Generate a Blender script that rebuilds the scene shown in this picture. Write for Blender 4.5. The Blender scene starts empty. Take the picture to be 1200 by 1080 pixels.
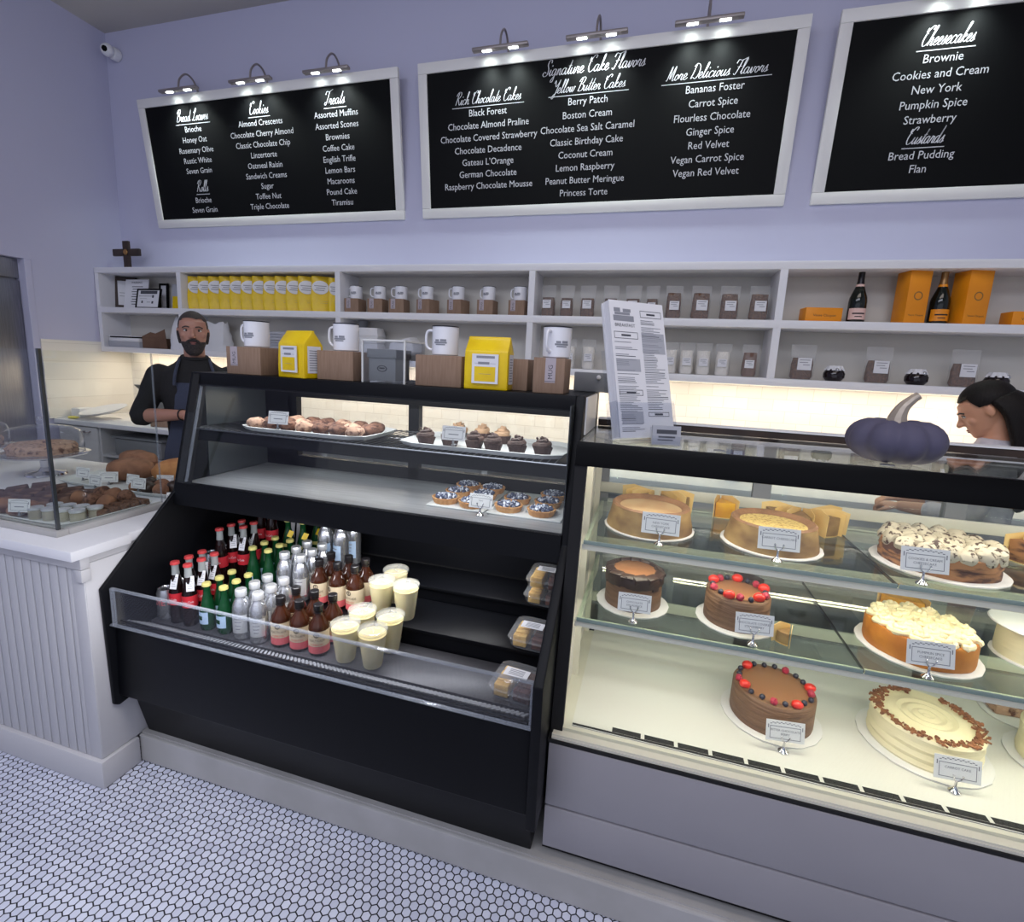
import bpy, bmesh, math, random
from mathutils import Matrix, Vector, Euler, noise
SC = bpy.context.scene
COL = SC.collection
PI = math.pi
R = random.Random(7)

# ------------------------------------------------------------------ camera
cam_d = bpy.data.cameras.new('camera')
cam_d.sensor_fit = 'HORIZONTAL'
cam_d.sensor_width = 36.0
cam_d.lens = 36.0 * 585.18 / 1200.0
cam_d.shift_x = (600 - 595.2) / 1200.0
cam_d.shift_y = (526.96 - 540) / 1200.0
cam_d.clip_start = 0.02
cam = bpy.data.objects.new('camera', cam_d)
COL.objects.link(cam)
_r = Vector((0.95874487, 0.28051009, 0.04606912))
_u = Vector((-0.09147721, 0.15100296, 0.98429164))
_f = Vector((-0.26914716, 0.94789883, -0.1704336))
cam.matrix_world = Matrix(((_r.x, _u.x, -_f.x, 0), (_r.y, _u.y, -_f.y, 0), (_r.z, _u.z, -_f.z, 1.6), (0, 0, 0, 1)))
SC.camera = cam

# ------------------------------------------------------------------ world, large lights, exposure
SC.view_settings.view_transform = 'Standard'
SC.view_settings.look = 'None'
SC.view_settings.gamma = 1.0
SC.view_settings.use_curve_mapping = False
SC.view_settings.exposure = 0.0
w = bpy.data.worlds.new('world'); SC.world = w
w.use_nodes = True
bg = w.node_tree.nodes['Background']
bg.inputs[0].default_value = (0.74, 0.77, 0.96, 1)
bg.inputs[1].default_value = 0.38

def area(name, loc, target, sx, sy, power, color, spread=None):
    d = bpy.data.lights.new(name, 'AREA')
    d.shape = 'RECTANGLE'; d.size = sx; d.size_y = sy; d.energy = power; d.color = color
    if spread: d.spread = spread
    o = bpy.data.objects.new(name, d); COL.objects.link(o)
    o.location = loc
    o.rotation_euler = (Vector(target) - Vector(loc)).to_track_quat('-Z', 'Y').to_euler()
    return o
# daylight of the shop window in the wall behind the photographer
area('window_daylight', (-0.9, -3.4, 2.0), (-0.9, 2.0, 0.9), 8.0, 2.8, 40, (0.78, 0.83, 1.0))
# added cool fill high over the customers' side, clear of glass reflections
area('overhead_fill', (-0.8, -0.9, 4.2), (-0.8, 1.9, 0.6), 4.6, 1.5, 130, (0.82, 0.86, 1.0))
# subtle warm fill added at the ceiling over the shop floor, no fixture
area('ceiling_fill', (0.6, 0.6, 4.15), (0.6, 0.6, 0), 2.6, 0.8, 26, (1.0, 0.88, 0.80))
# warm strips under the wall shelf, on the backsplash
for k, x in enumerate((-3.9, -2.2, -0.6, 1.0, 2.4)):
    area('under_shelf_strip', (x, 3.47, 1.535), (x, 3.52, 0.9), 1.5, 0.03, 5.6, (1.0, 0.81, 0.60))
# pastry case: strips under the top frame and along the shelves
for x in (0.2, 0.9, 1.6):
    area('pastry_case_strip', (x, 1.53, 1.335), (x, 1.68, 0.5), 0.68, 0.03, 1.35, (1.0, 0.92, 0.78))
    area('pastry_case_strip', (x, 1.50, 1.055), (x, 1.66, 0.5), 0.68, 0.02, 0.85, (1.0, 0.91, 0.74))
    area('pastry_case_strip', (x, 1.45, 0.835), (x, 1.64, 0.4), 0.68, 0.02, 1.0, (1.0, 0.91, 0.74))
# drinks case: strip inside the upper glass part and strip over the open well
area('drinks_case_strip', (-1.0, 1.66, 1.468), (-1.0, 1.80, 1.0), 1.4, 0.03, 3.5, (0.95, 0.97, 1.0))
area('drinks_case_strip', (-1.0, 1.60, 1.25), (-1.0, 1.75, 1.0), 1.4, 0.02, 2.6, (0.95, 0.97, 1.0))
area('drinks_case_strip', (-0.95, 1.462, 0.982), (-1.0, 1.52, 0.5), 1.5, 0.03, 9, (0.97, 0.97, 1.0))

# ------------------------------------------------------------------ geometry helpers
def fin(bm, n0, m, M=None, v0=None):
    if M is not None or m:
        fs = list(bm.faces)[n0:]
        if m:
            for f in fs: f.material_index = m
def T(x, y, z): return Matrix.Translation((x, y, z))
def RX(a): return Matrix.Rotation(a, 4, 'X')
def RY(a): return Matrix.Rotation(a, 4, 'Y')
def RZ(a): return Matrix.Rotation(a, 4, 'Z')
def S3(x, y, z): return Matrix.Diagonal((x, y, z, 1))
def nb(): return bmesh.new()

def box(bm, x0, x1, y0, y1, z0, z1, bev=0.0, m=0, M=None, seg=2):
    n0 = len(bm.faces)
    A = T((x0+x1)/2, (y0+y1)/2, (z0+z1)/2) @ S3(abs(x1-x0), abs(y1-y0), abs(z1-z0))
    r = bmesh.ops.create_cube(bm, size=1.0, matrix=(M @ A) if M else A)
    if bev:
        es = list({e for v in r['verts'] for e in v.link_edges})
        bmesh.ops.bevel(bm, geom=es, offset=bev, segments=seg, profile=0.5, affect='EDGES')
    fin(bm, n0, m); return bm

def lathe(bm, prof, seg=20, m=0, M=None, cap=True, wob=None):
    n0 = len(bm.faces); rings = []
    for (r, z) in prof:
        if r < 1e-6:
            p = Vector((0, 0, z)); rings.append([bm.verts.new(M @ p if M else p)])
        else:
            row = []
            for i in range(seg):
                a = 2*PI*i/seg; q = wob(a, z) if wob else 1.0
                p = Vector((r*q*math.cos(a), r*q*math.sin(a), z)); row.append(bm.verts.new(M @ p if M else p))
            rings.append(row)
    for a, b in zip(rings, rings[1:]):
        if len(a) == 1 and len(b) == 1: continue
        for i in range(seg):
            j = (i+1) % seg
            if len(a) == 1: bm.faces.new((a[0], b[j], b[i]))
            elif len(b) == 1: bm.faces.new((a[i], a[j], b[0]))
            else: bm.faces.new((a[i], a[j], b[j], b[i]))
    if cap:
        if len(rings[0]) > 1: bm.faces.new(list(reversed(rings[0])))
        if len(rings[-1]) > 1: bm.faces.new(rings[-1])
    fin(bm, n0, m); return bm

def prism(bm, pts, axis, a, b, m=0, M=None, bev=0.0):
    """polygon pts in the two other axes, extruded from a to b along axis"""
    n0 = len(bm.faces)
    def P(u, v, t):
        p = {'x': (t, u, v), 'y': (u, t, v), 'z': (u, v, t)}[axis]
        p = Vector(p); return M @ p if M else p
    lo = [bm.verts.new(P(u, v, a)) for u, v in pts]; hi = [bm.verts.new(P(u, v, b)) for u, v in pts]
    n = len(pts); fs = [bm.faces.new(lo), bm.faces.new(hi)]
    for i in range(n):
        j = (i+1) % n; fs.append(bm.faces.new((lo[i], lo[j], hi[j], hi[i])))
    bmesh.ops.recalc_face_normals(bm, faces=fs)
    if bev:
        es = list({e for f in fs for e in f.edges})
        bmesh.ops.bevel(bm, geom=es, offset=bev, segments=2, profile=0.5, affect='EDGES')
    fin(bm, n0, m); return bm

def smooth_path(pts, n=6):
    P = [Vector(p) for p in pts]; out = []
    for i in range(len(P)-1):
        p0 = P[max(i-1, 0)]; p1 = P[i]; p2 = P[i+1]; p3 = P[min(i+2, len(P)-1)]
        for k in range(n):
            t = k/n
            out.append(0.5*((2*p1)+(p2-p0)*t+(2*p0-5*p1+4*p2-p3)*t*t+(3*p1-p0-3*p2+p3)*t**3))
    out.append(P[-1]); return out

def tube(bm, pts, r, seg=8, m=0, M=None, closed=False, rad=None):
    n0 = len(bm.faces); P = [Vector(p) for p in pts]; n = len(P); rings = []
    up = None
    for i in range(n):
        if closed: d = P[(i+1) % n]-P[i-1]
        else: d = P[min(i+1, n-1)]-P[max(i-1, 0)]
        d.normalize()
        if up is None:
            up = Vector((0, 0, 1)) if abs(d.z) < 0.9 else Vector((1, 0, 0))
        s = d.cross(up)
        if s.length < 1e-4: s = d.cross(Vector((0, 1, 0)))
        s.normalize(); up = s.cross(d).normalized()
        rr = rad[i] if rad else r
        row = []
        for k in range(seg):
            a = 2*PI*k/seg; p = P[i]+rr*(math.cos(a)*s+math.sin(a)*up)
            row.append(bm.verts.new(M @ p if M else p))
        rings.append(row)
    pr = list(zip(rings, rings[1:]))
    if closed: pr.append((rings[-1], rings[0]))
    for a, b in pr:
        for k in range(seg):
            j = (k+1) % seg; bm.faces.new((a[k], a[j], b[j], b[k]))
    if not closed:
        bm.faces.new(list(reversed(rings[0]))); bm.faces.new(rings[-1])
    fin(bm, n0, m); return bm

def loft(bm, rings, m=0, M=None, cap=True):
    n0 = len(bm.faces)
    V = [[bm.verts.new(M @ Vector(p) if M else Vector(p)) for p in r] for r in rings]
    n = len(V[0])
    for a, b in zip(V, V[1:]):
        for k in range(n):
            j = (k+1) % n; bm.faces.new((a[k], a[j], b[j], b[k]))
    if cap:
        bm.faces.new(list(reversed(V[0]))); bm.faces.new(V[-1])
    fin(bm, n0, m); return bm

def ball(bm, c, r, sub=2, m=0, amp=0.0, fr=20.0, M=None, flat=None):
    """a noisy ball; r is a radius or (rx,ry,rz)"""
    n0 = len(bm.faces)
    if not isinstance(r, tuple): r = (r, r, r)
    A = T(*c) @ S3(*r)
    q = bmesh.ops.create_icosphere(bm, subdivisions=sub, radius=1.0, matrix=A)
    c = Vector(c)
    for v in q['verts']:
        if amp:
            d = (v.co-c); n = noise.noise(v.co*fr+Vector((c.x*37, c.y*53, c.z*11)))
            v.co = c+d*(1+amp*n)
        if flat is not None and v.co.z < flat: v.co.z = flat
        if M: v.co = M @ v.co
    fin(bm, n0, m); return bm

_tc = {}
def text(bm, s, size, M, m=0, shear=0.0, align='CENTER', ext=0.0, space=1.0):
    key = (s, shear, align, space)
    if key not in _tc:
        c = bpy.data.curves.new('lettering', 'FONT'); c.body = s; c.size = 1.0; c.shear = shear
        c.align_x = align; c.resolution_u = 2; c.space_line = space
        o = bpy.data.objects.new('lettering', c)
        me = bpy.data.meshes.new_from_object(o)
        vs = [v.co.copy() for v in me.vertices]; fs = [list(p.vertices) for p in me.polygons]
        bpy.data.objects.remove(o); bpy.data.curves.remove(c); bpy.data.meshes.remove(me)
        _tc[key] = (vs, fs)
    vs, fs = _tc[key]
    n0 = len(bm.faces)
    V = [bm.verts.new(M @ (v*size)) for v in vs]
    for f in fs:
        try: bm.faces.new([V[i] for i in f])
        except ValueError: pass
    fin(bm, n0, m); return bm

def quad(bm, a, b, c, d, m=0, M=None):
    n0 = len(bm.faces)
    bm.faces.new([bm.verts.new(M @ Vector(p) if M else Vector(p)) for p in (a, b, c, d)]); fin(bm, n0, m); return bm
def rect(bm, x0, x1, z0, z1, y=0.0, m=0, M=None):
    """a flat decal facing -y"""
    return quad(bm, (x0, y, z0), (x1, y, z0), (x1, y, z1), (x0, y, z1), m, M)

def obj(name, bm, mats, parent=None, loc=(0, 0, 0), rot=None, ang=0.6, smooth=True):
    me = bpy.data.meshes.new(name); bm.normal_update(); bm.to_mesh(me); bm.free()
    if not isinstance(mats, (list, tuple)): mats = [mats]
    for mm in mats: me.materials.append(mm)
    if smooth:
        me.polygons.foreach_set('use_smooth', [True]*len(me.polygons))
        me.set_sharp_from_angle(angle=ang)
    o = bpy.data.objects.new(name, me); COL.objects.link(o)
    o.parent = parent; o.location = loc
    if rot: o.rotation_euler = rot
    return o
def tag(o, label, cat, group=None):
    o['label'] = label; o['category'] = cat
    if group: o['group'] = group
    return o
def thing(name, label, cat, loc=(0, 0, 0), rz=0.0, group=None):
    o = bpy.data.objects.new(name, None); COL.objects.link(o)
    o.empty_display_size = 0.05
    o.location = loc; o.rotation_euler = (0, 0, rz)
    return tag(o, label, cat, group)
def struct(name, bm, mats, smooth=False, label=None):
    o = obj(name, bm, mats, smooth=smooth); o['kind'] = 'structure'
    if label: o['label'] = label
    return o
def kids(o): return [c for c in bpy.data.objects if c.parent == o]
def dup(o, loc, rz=None, label=None, group=None, cache={}):
    """a copy of a thing with copies of its parts and sub-parts (shared mesh data)"""
    if o not in cache: cache[o] = [(c, kids(c)) for c in kids(o)]
    c = o.copy(); COL.objects.link(c); c.location = loc
    if rz is not None: c.rotation_euler = (0, 0, rz)
    if label: c['label'] = label
    if group: c['group'] = group
    for ch, gg in cache[o]:
        d = ch.copy(); COL.objects.link(d); d.parent = c
        for g in gg:
            e = g.copy(); COL.objects.link(e); e.parent = d
    return c
ORD = ['first', 'second', 'third', 'fourth', 'fifth', 'sixth', 'seventh', 'eighth', 'ninth', 'tenth', 'eleventh', 'twelfth', 'thirteenth']

# ------------------------------------------------------------------ materials
def s2l(c): return c/12.92 if c <= 0.04045 else ((c+0.055)/1.055)**2.4
def rgb(r, g, b): return (s2l(r/255), s2l(g/255), s2l(b/255), 1)
def mat(name, col, rough=0.5, metal=0.0, spec=0.5, col2=None, nscale=20.0, ndet=3.0, bump=0.0, bscale=None, lo=0.35, hi=0.65, coat=0.0, sss=0.0, stretch=None, emit=None, estr=0.0):
    m = bpy.data.materials.new(name); m.use_nodes = True
    nt = m.node_tree; b = nt.nodes['Principled BSDF']
    b.inputs['Base Color'].default_value = col; b.inputs['Roughness'].default_value = rough
    b.inputs['Metallic'].default_value = metal; b.inputs['Specular IOR Level'].default_value = spec
    b.inputs['Coat Weight'].default_value = coat
    if sss:
        b.inputs['Subsurface Weight'].default_value = sss; b.inputs['Subsurface Radius'].default_value = (0.02, 0.01, 0.006)
        b.inputs['Subsurface Scale'].default_value = 0.5
    if emit:
        b.inputs['Emission Color'].default_value = emit; b.inputs['Emission Strength'].default_value = estr
    if col2 is not None or bump:
        tc = nt.nodes.new('ShaderNodeTexCoord'); vec = tc.outputs['Object']
        if stretch:
            mp = nt.nodes.new('ShaderNodeMapping'); mp.inputs['Scale'].default_value = stretch
            nt.links.new(vec, mp.inputs['Vector']); vec = mp.outputs['Vector']
        def nz(sc):
            n = nt.nodes.new('ShaderNodeTexNoise'); n.inputs['Scale'].default_value = sc; n.inputs['Detail'].default_value = ndet
            nt.links.new(vec, n.inputs['Vector']); return n
        if col2 is not None:
            n = nz(nscale); cr = nt.nodes.new('ShaderNodeValToRGB')
            cr.color_ramp.elements[0].position = lo; cr.color_ramp.elements[0].color = col
            cr.color_ramp.elements[1].position = hi; cr.color_ramp.elements[1].color = col2
            nt.links.new(n.outputs['Fac'], cr.inputs['Fac']); nt.links.new(cr.outputs['Color'], b.inputs['Base Color'])
        if bump:
            n = nz(bscale or nscale); bp = nt.nodes.new('ShaderNodeBump'); bp.inputs['Strength'].default_value = bump
            bp.inputs['Distance'].default_value = 0.01
            nt.links.new(n.outputs['Fac'], bp.inputs['Height']); nt.links.new(bp.outputs['Normal'], b.inputs['Normal'])
    return m
def glass(name, tint=(1, 1, 1, 1), rough=0.02, ior=1.45, gain=1.0, gcol=(1, 1, 1, 1)):
    m = bpy.data.materials.new(name); m.use_nodes = True; nt = m.node_tree
    nt.nodes.remove(nt.nodes['Principled BSDF'])
    out = nt.nodes['Material Output']
    t = nt.nodes.new('ShaderNodeBsdfTransparent'); t.inputs[0].default_value = tint
    g = nt.nodes.new('ShaderNodeBsdfGlossy'); g.inputs['Color'].default_value = gcol; g.inputs['Roughness'].default_value = rough
    ge = nt.nodes.new('ShaderNodeNewGeometry'); dt = nt.nodes.new('ShaderNodeVectorMath'); dt.operation = 'DOT_PRODUCT'
    nt.links.new(ge.outputs['Normal'], dt.inputs[0]); nt.links.new(ge.outputs['Incoming'], dt.inputs[1])
    def mth(op, x, y):
        n = nt.nodes.new('ShaderNodeMath'); n.operation = op
        for i, q in enumerate((x, y)):
            if q is None: continue
            if isinstance(q, (int, float)): n.inputs[i].default_value = q
            else: nt.links.new(q, n.inputs[i])
        return n.outputs[0]
    c = mth('SUBTRACT', 1.0, mth('ABSOLUTE', dt.outputs['Value'], None))
    r0 = ((ior-1)/(ior+1))**2
    fr = mth('ADD', mth('MULTIPLY', mth('POWER', c, 5.0), 1-r0), r0)
    mu = nt.nodes.new('ShaderNodeMath'); mu.operation = 'MULTIPLY'; mu.inputs[1].default_value = gain; mu.use_clamp = True
    nt.links.new(fr, mu.inputs[0])
    mx = nt.nodes.new('ShaderNodeMixShader')
    nt.links.new(mu.outputs[0], mx.inputs[0])
    nt.links.new(t.outputs[0], mx.inputs[1]); nt.links.new(g.outputs[0], mx.inputs[2]); nt.links.new(mx.outputs[0], out.inputs['Surface'])
    return m
def film(name, col, alpha, rough=0.25):
    """thin translucent plastic: a diffuse-glossy skin mixed with see-through"""
    m = bpy.data.materials.new(name); m.use_nodes = True; nt = m.node_tree
    b = nt.nodes['Principled BSDF']; b.inputs['Base Color'].default_value = col; b.inputs['Roughness'].default_value = rough
    b.inputs['Alpha'].default_value = alpha; return m
def emis(name, col, st):
    m = bpy.data.materials.new(name); m.use_nodes = True; nt = m.node_tree
    nt.nodes.remove(nt.nodes['Principled BSDF']); e = nt.nodes.new('ShaderNodeEmission')
    e.inputs[0].default_value = col; e.inputs[1].default_value = st
    nt.links.new(e.outputs[0], nt.nodes['Material Output'].inputs['Surface']); return m

def hex_floor():
    m = bpy.data.materials.new('hex_mosaic'); m.use_nodes = True; nt = m.node_tree; b = nt.nodes['Principled BSDF']
    N = nt.nodes.new; L = nt.links.new
    tc = N('ShaderNodeTexCoord')
    def vm(op, a, bb=None, c=None):
        n = N('ShaderNodeVectorMath'); n.operation = op
        for i, x in enumerate((a, bb, c)):
            if x is None: continue
            if isinstance(x, tuple): n.inputs[i].default_value = x
            else: L(x, n.inputs[i])
        return n
    def mt(op, a, bb=None, clamp=False):
        n = N('ShaderNodeMath'); n.operation = op; n.use_clamp = clamp
        for i, x in enumerate((a, bb)):
            if x is None: continue
            if isinstance(x, (int, float)): n.inputs[i].default_value = x
            else: L(x, n.inputs[i])
        return n.outputs[0]
    p = vm('MULTIPLY', tc.outputs['Object'], (1/0.0265, 1/0.0265, 0)).outputs[0]
    s = (1.0, 1.7320508, 1.0); h = (0.5, 0.8660254, 0.5); nh = (-0.5, -0.8660254, -0.5)
    a = vm('WRAP', p, h, nh).outputs[0]
    p2 = vm('ADD', p, (0.5, 0.8660254, 0)).outputs[0]
    c = vm('WRAP', p2, h, nh).outputs[0]
    la = vm('LENGTH', a).outputs['Value']; lc = vm('LENGTH', c).outputs['Value']
    lt = mt('LESS_THAN', la, lc)
    mx = N('ShaderNodeMix'); mx.data_type = 'VECTOR'
    L(lt, mx.inputs['Factor']); L(c, mx.inputs[4]); L(a, mx.inputs[5])
    loc = mx.outputs[1]
    ab = vm('ABSOLUTE', loc).outputs[0]
    sp = N('ShaderNodeSeparateXYZ'); L(ab, sp.inputs[0])
    d = vm('DOT_PRODUCT', ab, (0.5, 0.8660254, 0)).outputs['Value']
    hd = mt('MAXIMUM', sp.outputs[0], d)
    cr = N('ShaderNodeMapRange'); cr.inputs[1].default_value = 0.418; cr.inputs[2].default_value = 0.448
    L(hd, cr.inputs[0])
    cell = vm('SUBTRACT', p, loc).outputs[0]
    wn = N('ShaderNodeTexWhiteNoise'); wn.noise_dimensions = '3D'; L(vm('SNAP', vm('ADD', cell, (0.1, 0.1, 0)).outputs[0], (0.5, 0.5, 1)).outputs[0], wn.inputs['Vector'])
    tcol = N('ShaderNodeMix'); tcol.data_type = 'RGBA'
    tcol.inputs[6].default_value = rgb(198, 202, 220); tcol.inputs[7].default_value = rgb(216, 220, 236); L(wn.outputs['Value'], tcol.inputs[0])
    mc = N('ShaderNodeMix'); mc.data_type = 'RGBA'
    L(cr.outputs[0], mc.inputs[0]); L(tcol.outputs[2], mc.inputs[6]); mc.inputs[7].default_value = rgb(26, 28, 38)
    L(mc.outputs[2], b.inputs['Base Color'])
    rr = N('ShaderNodeMapRange'); rr.inputs[3].default_value = 0.35; rr.inputs[4].default_value = 0.85; L(cr.outputs[0], rr.inputs[0]); L(rr.outputs[0], b.inputs['Roughness'])
    bp = N('ShaderNodeBump'); bp.inputs['Strength'].default_value = 0.5; bp.inputs['Distance'].default_value = 0.002
    iv = mt('SUBTRACT', 1.0, cr.outputs[0]); L(iv, bp.inputs['Height']); L(bp.outputs['Normal'], b.inputs['Normal'])
    return m
def subway(name, rot):
    m = bpy.data.materials.new(name); m.use_nodes = True; nt = m.node_tree; b = nt.nodes['Principled BSDF']
    N = nt.nodes.new; L = nt.links.new
    tc = N('ShaderNodeTexCoord'); mp = N('ShaderNodeMapping'); mp.inputs['Rotation'].default_value = rot
    L(tc.outputs['Object'], mp.inputs['Vector'])
    br = N('ShaderNodeTexBrick'); br.inputs['Scale'].default_value = 1.0
    br.inputs['Brick Width'].default_value = 0.152; br.inputs['Row Height'].default_value = 0.0762
    br.inputs['Mortar Size'].default_value = 0.0012; br.inputs['Mortar Smooth'].default_value = 0.2
    br.inputs['Color1'].default_value = rgb(226, 222, 214); br.inputs['Color2'].default_value = rgb(232, 229, 222); br.inputs['Mortar'].default_value = rgb(196, 191, 182)
    L(mp.outputs['Vector'], br.inputs['Vector']); L(br.outputs['Color'], b.inputs['Base Color'])
    b.inputs['Roughness'].default_value = 0.22
    bp = N('ShaderNodeBump'); bp.invert = True; bp.inputs['Strength'].default_value = 0.4; bp.inputs['Distance'].default_value = 0.002
    L(br.outputs['Fac'], bp.inputs['Height']); L(bp.outputs['Normal'], b.inputs['Normal'])
    return m
def steel(name, col, rough, stretch):
    return mat(name, col, rough, metal=1.0, col2=tuple(c*0.8 for c in col[:3])+(1,), nscale=6, stretch=stretch)

MT = {}
MT['paint'] = mat('lavender_paint', rgb(188, 188, 212), 0.75, bump=0.05, bscale=300)
MT['ceiling'] = mat('ceiling_paint', rgb(190, 186, 180), 0.85)
MT['white'] = mat('white_lacquer', rgb(228, 228, 232), 0.42)
MT['whitewood'] = mat('white_painted_wood', rgb(192, 191, 194), 0.55, bump=0.04, bscale=60)
MT['shelfback'] = mat('shelf_back_paint', rgb(206, 202, 194), 0.6)
MT['curb'] = mat('curb_paint', rgb(180, 178, 177), 0.6, col2=rgb(168, 166, 164), nscale=5)
MT['black'] = mat('black_powder_coat', rgb(11, 12, 16), 0.42, spec=0.16, bump=0.03, bscale=400)
MT['stepsteel'] = mat('satin_dark_steel', rgb(74, 74, 78), 0.38, metal=0.3)
MT['blackgloss'] = mat('black_gloss_trim', rgb(6, 6, 7), 0.35, spec=0.12)
MT['blackmatte'] = mat('black_matte', rgb(14, 14, 16), 0.8)
MT['frame'] = mat('sign_frame_paint', rgb(226, 224, 222), 0.5)
MT['board'] = mat('menu_panel_black', rgb(8, 9, 11), 0.6, spec=0.12)
MT['chalk'] = mat('menu_lettering_white', rgb(206, 206, 212), 0.6)
MT['nickel'] = mat('brushed_nickel', rgb(156, 148, 148), 0.45, metal=0.6)
MT['chrome'] = mat('chrome', rgb(210, 210, 215), 0.08, metal=1.0)
MT['steel'] = steel('brushed_steel', rgb(150, 152, 156), 0.3, (1, 1, 30))
MT['steeldeck'] = mat('satin_steel_deck', rgb(178, 180, 184), 0.4, metal=0.45, col2=rgb(160, 162, 166), nscale=6, stretch=(1, 20, 1))
MT['steeldark'] = steel('dark_steel_door', rgb(158, 158, 160), 0.33, (1, 30, 1))
MT['glass'] = glass('clear_glass', (0.97, 0.99, 0.98, 1))
MT['glassgreen'] = glass('shelf_glass', (0.90, 0.96, 0.92, 1), gain=1.0)
MT['glassedge'] = mat('glass_edge', rgb(126, 142, 136), 0.2)
MT['glassdark'] = mat('smoked_end_glass', rgb(62, 66, 68), 0.15)
MT['acrylic'] = glass('clear_acrylic', (0.93, 0.94, 0.96, 1), gain=0.9)
MT['brightedge'] = film('backlit_edge_white', rgb(236, 236, 232), 0.75, 0.15)  # backlight on the cover's edges put into their white colour
MT['acrylicedge'] = film('acrylic_edge', rgb(160, 166, 176), 0.34, 0.2)
MT['cream'] = mat('cream_enamel', rgb(218, 216, 208), 0.35)
MT['creamrail'] = mat('cream_plastic_rail', rgb(214, 210, 194), 0.4)
MT['dark'] = mat('dark_void', rgb(20, 20, 18), 0.8)
MT['greypanel'] = mat('grey_case_panel', rgb(152, 149, 154), 0.42, col2=rgb(146, 143, 148), nscale=2)
MT['kraft'] = mat('kraft_cardboard', rgb(148, 122, 102), 0.8, col2=rgb(138, 112, 92), nscale=6, stretch=(20, 20, 2), bump=0.1, bscale=60)
MT['kraftdark'] = mat('brown_cardboard', rgb(112, 84, 66), 0.8, col2=rgb(98, 72, 56), nscale=8)
MT['mug'] = mat('white_enamel', rgb(234, 235, 240), 0.25)
MT['ink'] = mat('dark_grey_ink', rgb(70, 72, 80), 0.7)
MT['inklight'] = mat('pale_grey_ink', rgb(140, 142, 150), 0.7)
MT['black_rim'] = mat('black_enamel_rim', rgb(30, 30, 36), 0.3)
MT['tape'] = mat('lilac_tape_label', rgb(176, 166, 172), 0.6)
MT['yellow'] = mat('yellow_foil_bag', rgb(240, 206, 6), 0.38, col2=rgb(226, 188, 0), nscale=9, bump=0.25, bscale=25)
MT['paper'] = mat('white_paper', rgb(226, 226, 230), 0.8)
MT['greypaper'] = mat('grey_paper', rgb(170, 172, 180), 0.8)
MT['foam'] = mat('white_foam', rgb(218, 218, 220), 0.6)
MT['wood_dark'] = mat('dark_walnut', rgb(58, 42, 34), 0.55, col2=rgb(40, 28, 24), nscale=10, stretch=(1, 1, 0.2))
MT['orange'] = mat('orange_gift_carton', rgb(238, 148, 16), 0.45, col2=rgb(228, 138, 10), nscale=6)
MT['champ'] = mat('dark_green_champagne_glass', rgb(12, 20, 16), 0.08)
MT['foil_dark'] = mat('dark_foil', rgb(30, 26, 30), 0.3, metal=0.4)
MT['foil_gold'] = mat('gold_foil', rgb(150, 112, 66), 0.35, metal=0.5)
MT['pinklabel'] = mat('pale_pink_label', rgb(226, 190, 180), 0.6)
MT['bagfilm'] = film('clear_bag_film', rgb(225, 225, 225), 0.14, 0.12)
MT['granola'] = mat('granola', rgb(70, 46, 36), 0.85, col2=rgb(120, 82, 58), nscale=90, bump=0.8, bscale=120)
MT['meringue'] = mat('white_meringue', rgb(226, 222, 214), 0.8, bump=0.4, bscale=60)
MT['cocoa'] = mat('brown_paper_bag', rgb(110, 78, 64), 0.7)
MT['jam'] = mat('dark_jam_glass', rgb(24, 14, 18), 0.1)
MT['pumpkin'] = mat('lavender_flocked_pumpkin', rgb(80, 77, 99), 0.75, bump=0.05, bscale=200)
MT['stem'] = mat('silver_stem', rgb(176, 164, 150), 0.4, metal=0.5, bump=0.3, bscale=40)
MT['amber'] = mat('amber_glass', rgb(58, 28, 14), 0.06, col2=rgb(40, 18, 8), nscale=8)
MT['blackcap'] = mat('black_cap', rgb(26, 24, 26), 0.3)
MT['tanlabel'] = mat('tan_bottle_label', rgb(196, 180, 150), 0.6)
MT['pinklab2'] = mat('pink_bottle_label', rgb(206, 96, 100), 0.6)
MT['inkdark'] = mat('black_ink', rgb(40, 34, 36), 0.7)
MT['cola'] = mat('cola_in_glass', rgb(26, 12, 12), 0.06)
MT['clearneck'] = film('clear_bottle_neck', rgb(180, 186, 186), 0.55, 0.06)
MT['redcap'] = mat('red_crown_cap', rgb(204, 70, 72), 0.35)
MT['red'] = mat('red_label', rgb(196, 40, 52), 0.5)
MT['greenglass'] = mat('green_glass', rgb(16, 62, 34), 0.06)
MT['greencap'] = mat('yellow_green_crown_cap', rgb(206, 198, 120), 0.4)
MT['silver'] = mat('aluminium_bottle', rgb(200, 202, 206), 0.24, metal=0.85)
MT['silvercap'] = mat('ribbed_silver_cap', rgb(222, 224, 226), 0.35, metal=0.6)
MT['bluelabel'] = mat('pale_blue_label', rgb(176, 200, 226), 0.5)
MT['cupfilm'] = film('clear_cup_plastic', rgb(220, 222, 214), 0.28, 0.12)
MT['lemonade'] = mat('lemonade', rgb(224, 208, 146), 0.25, col2=rgb(230, 218, 166), nscale=10, sss=0.2)
MT['lidfilm'] = film('clear_lid_plastic', rgb(190, 190, 184), 0.30, 0.08)
MT['clam'] = film('clamshell_plastic', rgb(225, 228, 232), 0.11, 0.05)
MT['cookie'] = mat('golden_cookie', rgb(222, 186, 110), 0.8, col2=rgb(200, 158, 84), nscale=40, bump=0.3, bscale=70)
MT['choc'] = mat('chocolate_cookie', rgb(66, 36, 30), 0.7, col2=rgb(88, 48, 38), nscale=40, bump=0.3, bscale=70)
MT['pearl'] = mat('white_tray_plastic', rgb(206, 208, 206), 0.4)
MT['muffin'] = mat('brown_muffin', rgb(120, 84, 66), 0.85, col2=rgb(74, 46, 36), nscale=70, lo=0.45, hi=0.62, bump=0.6, bscale=60)
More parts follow.
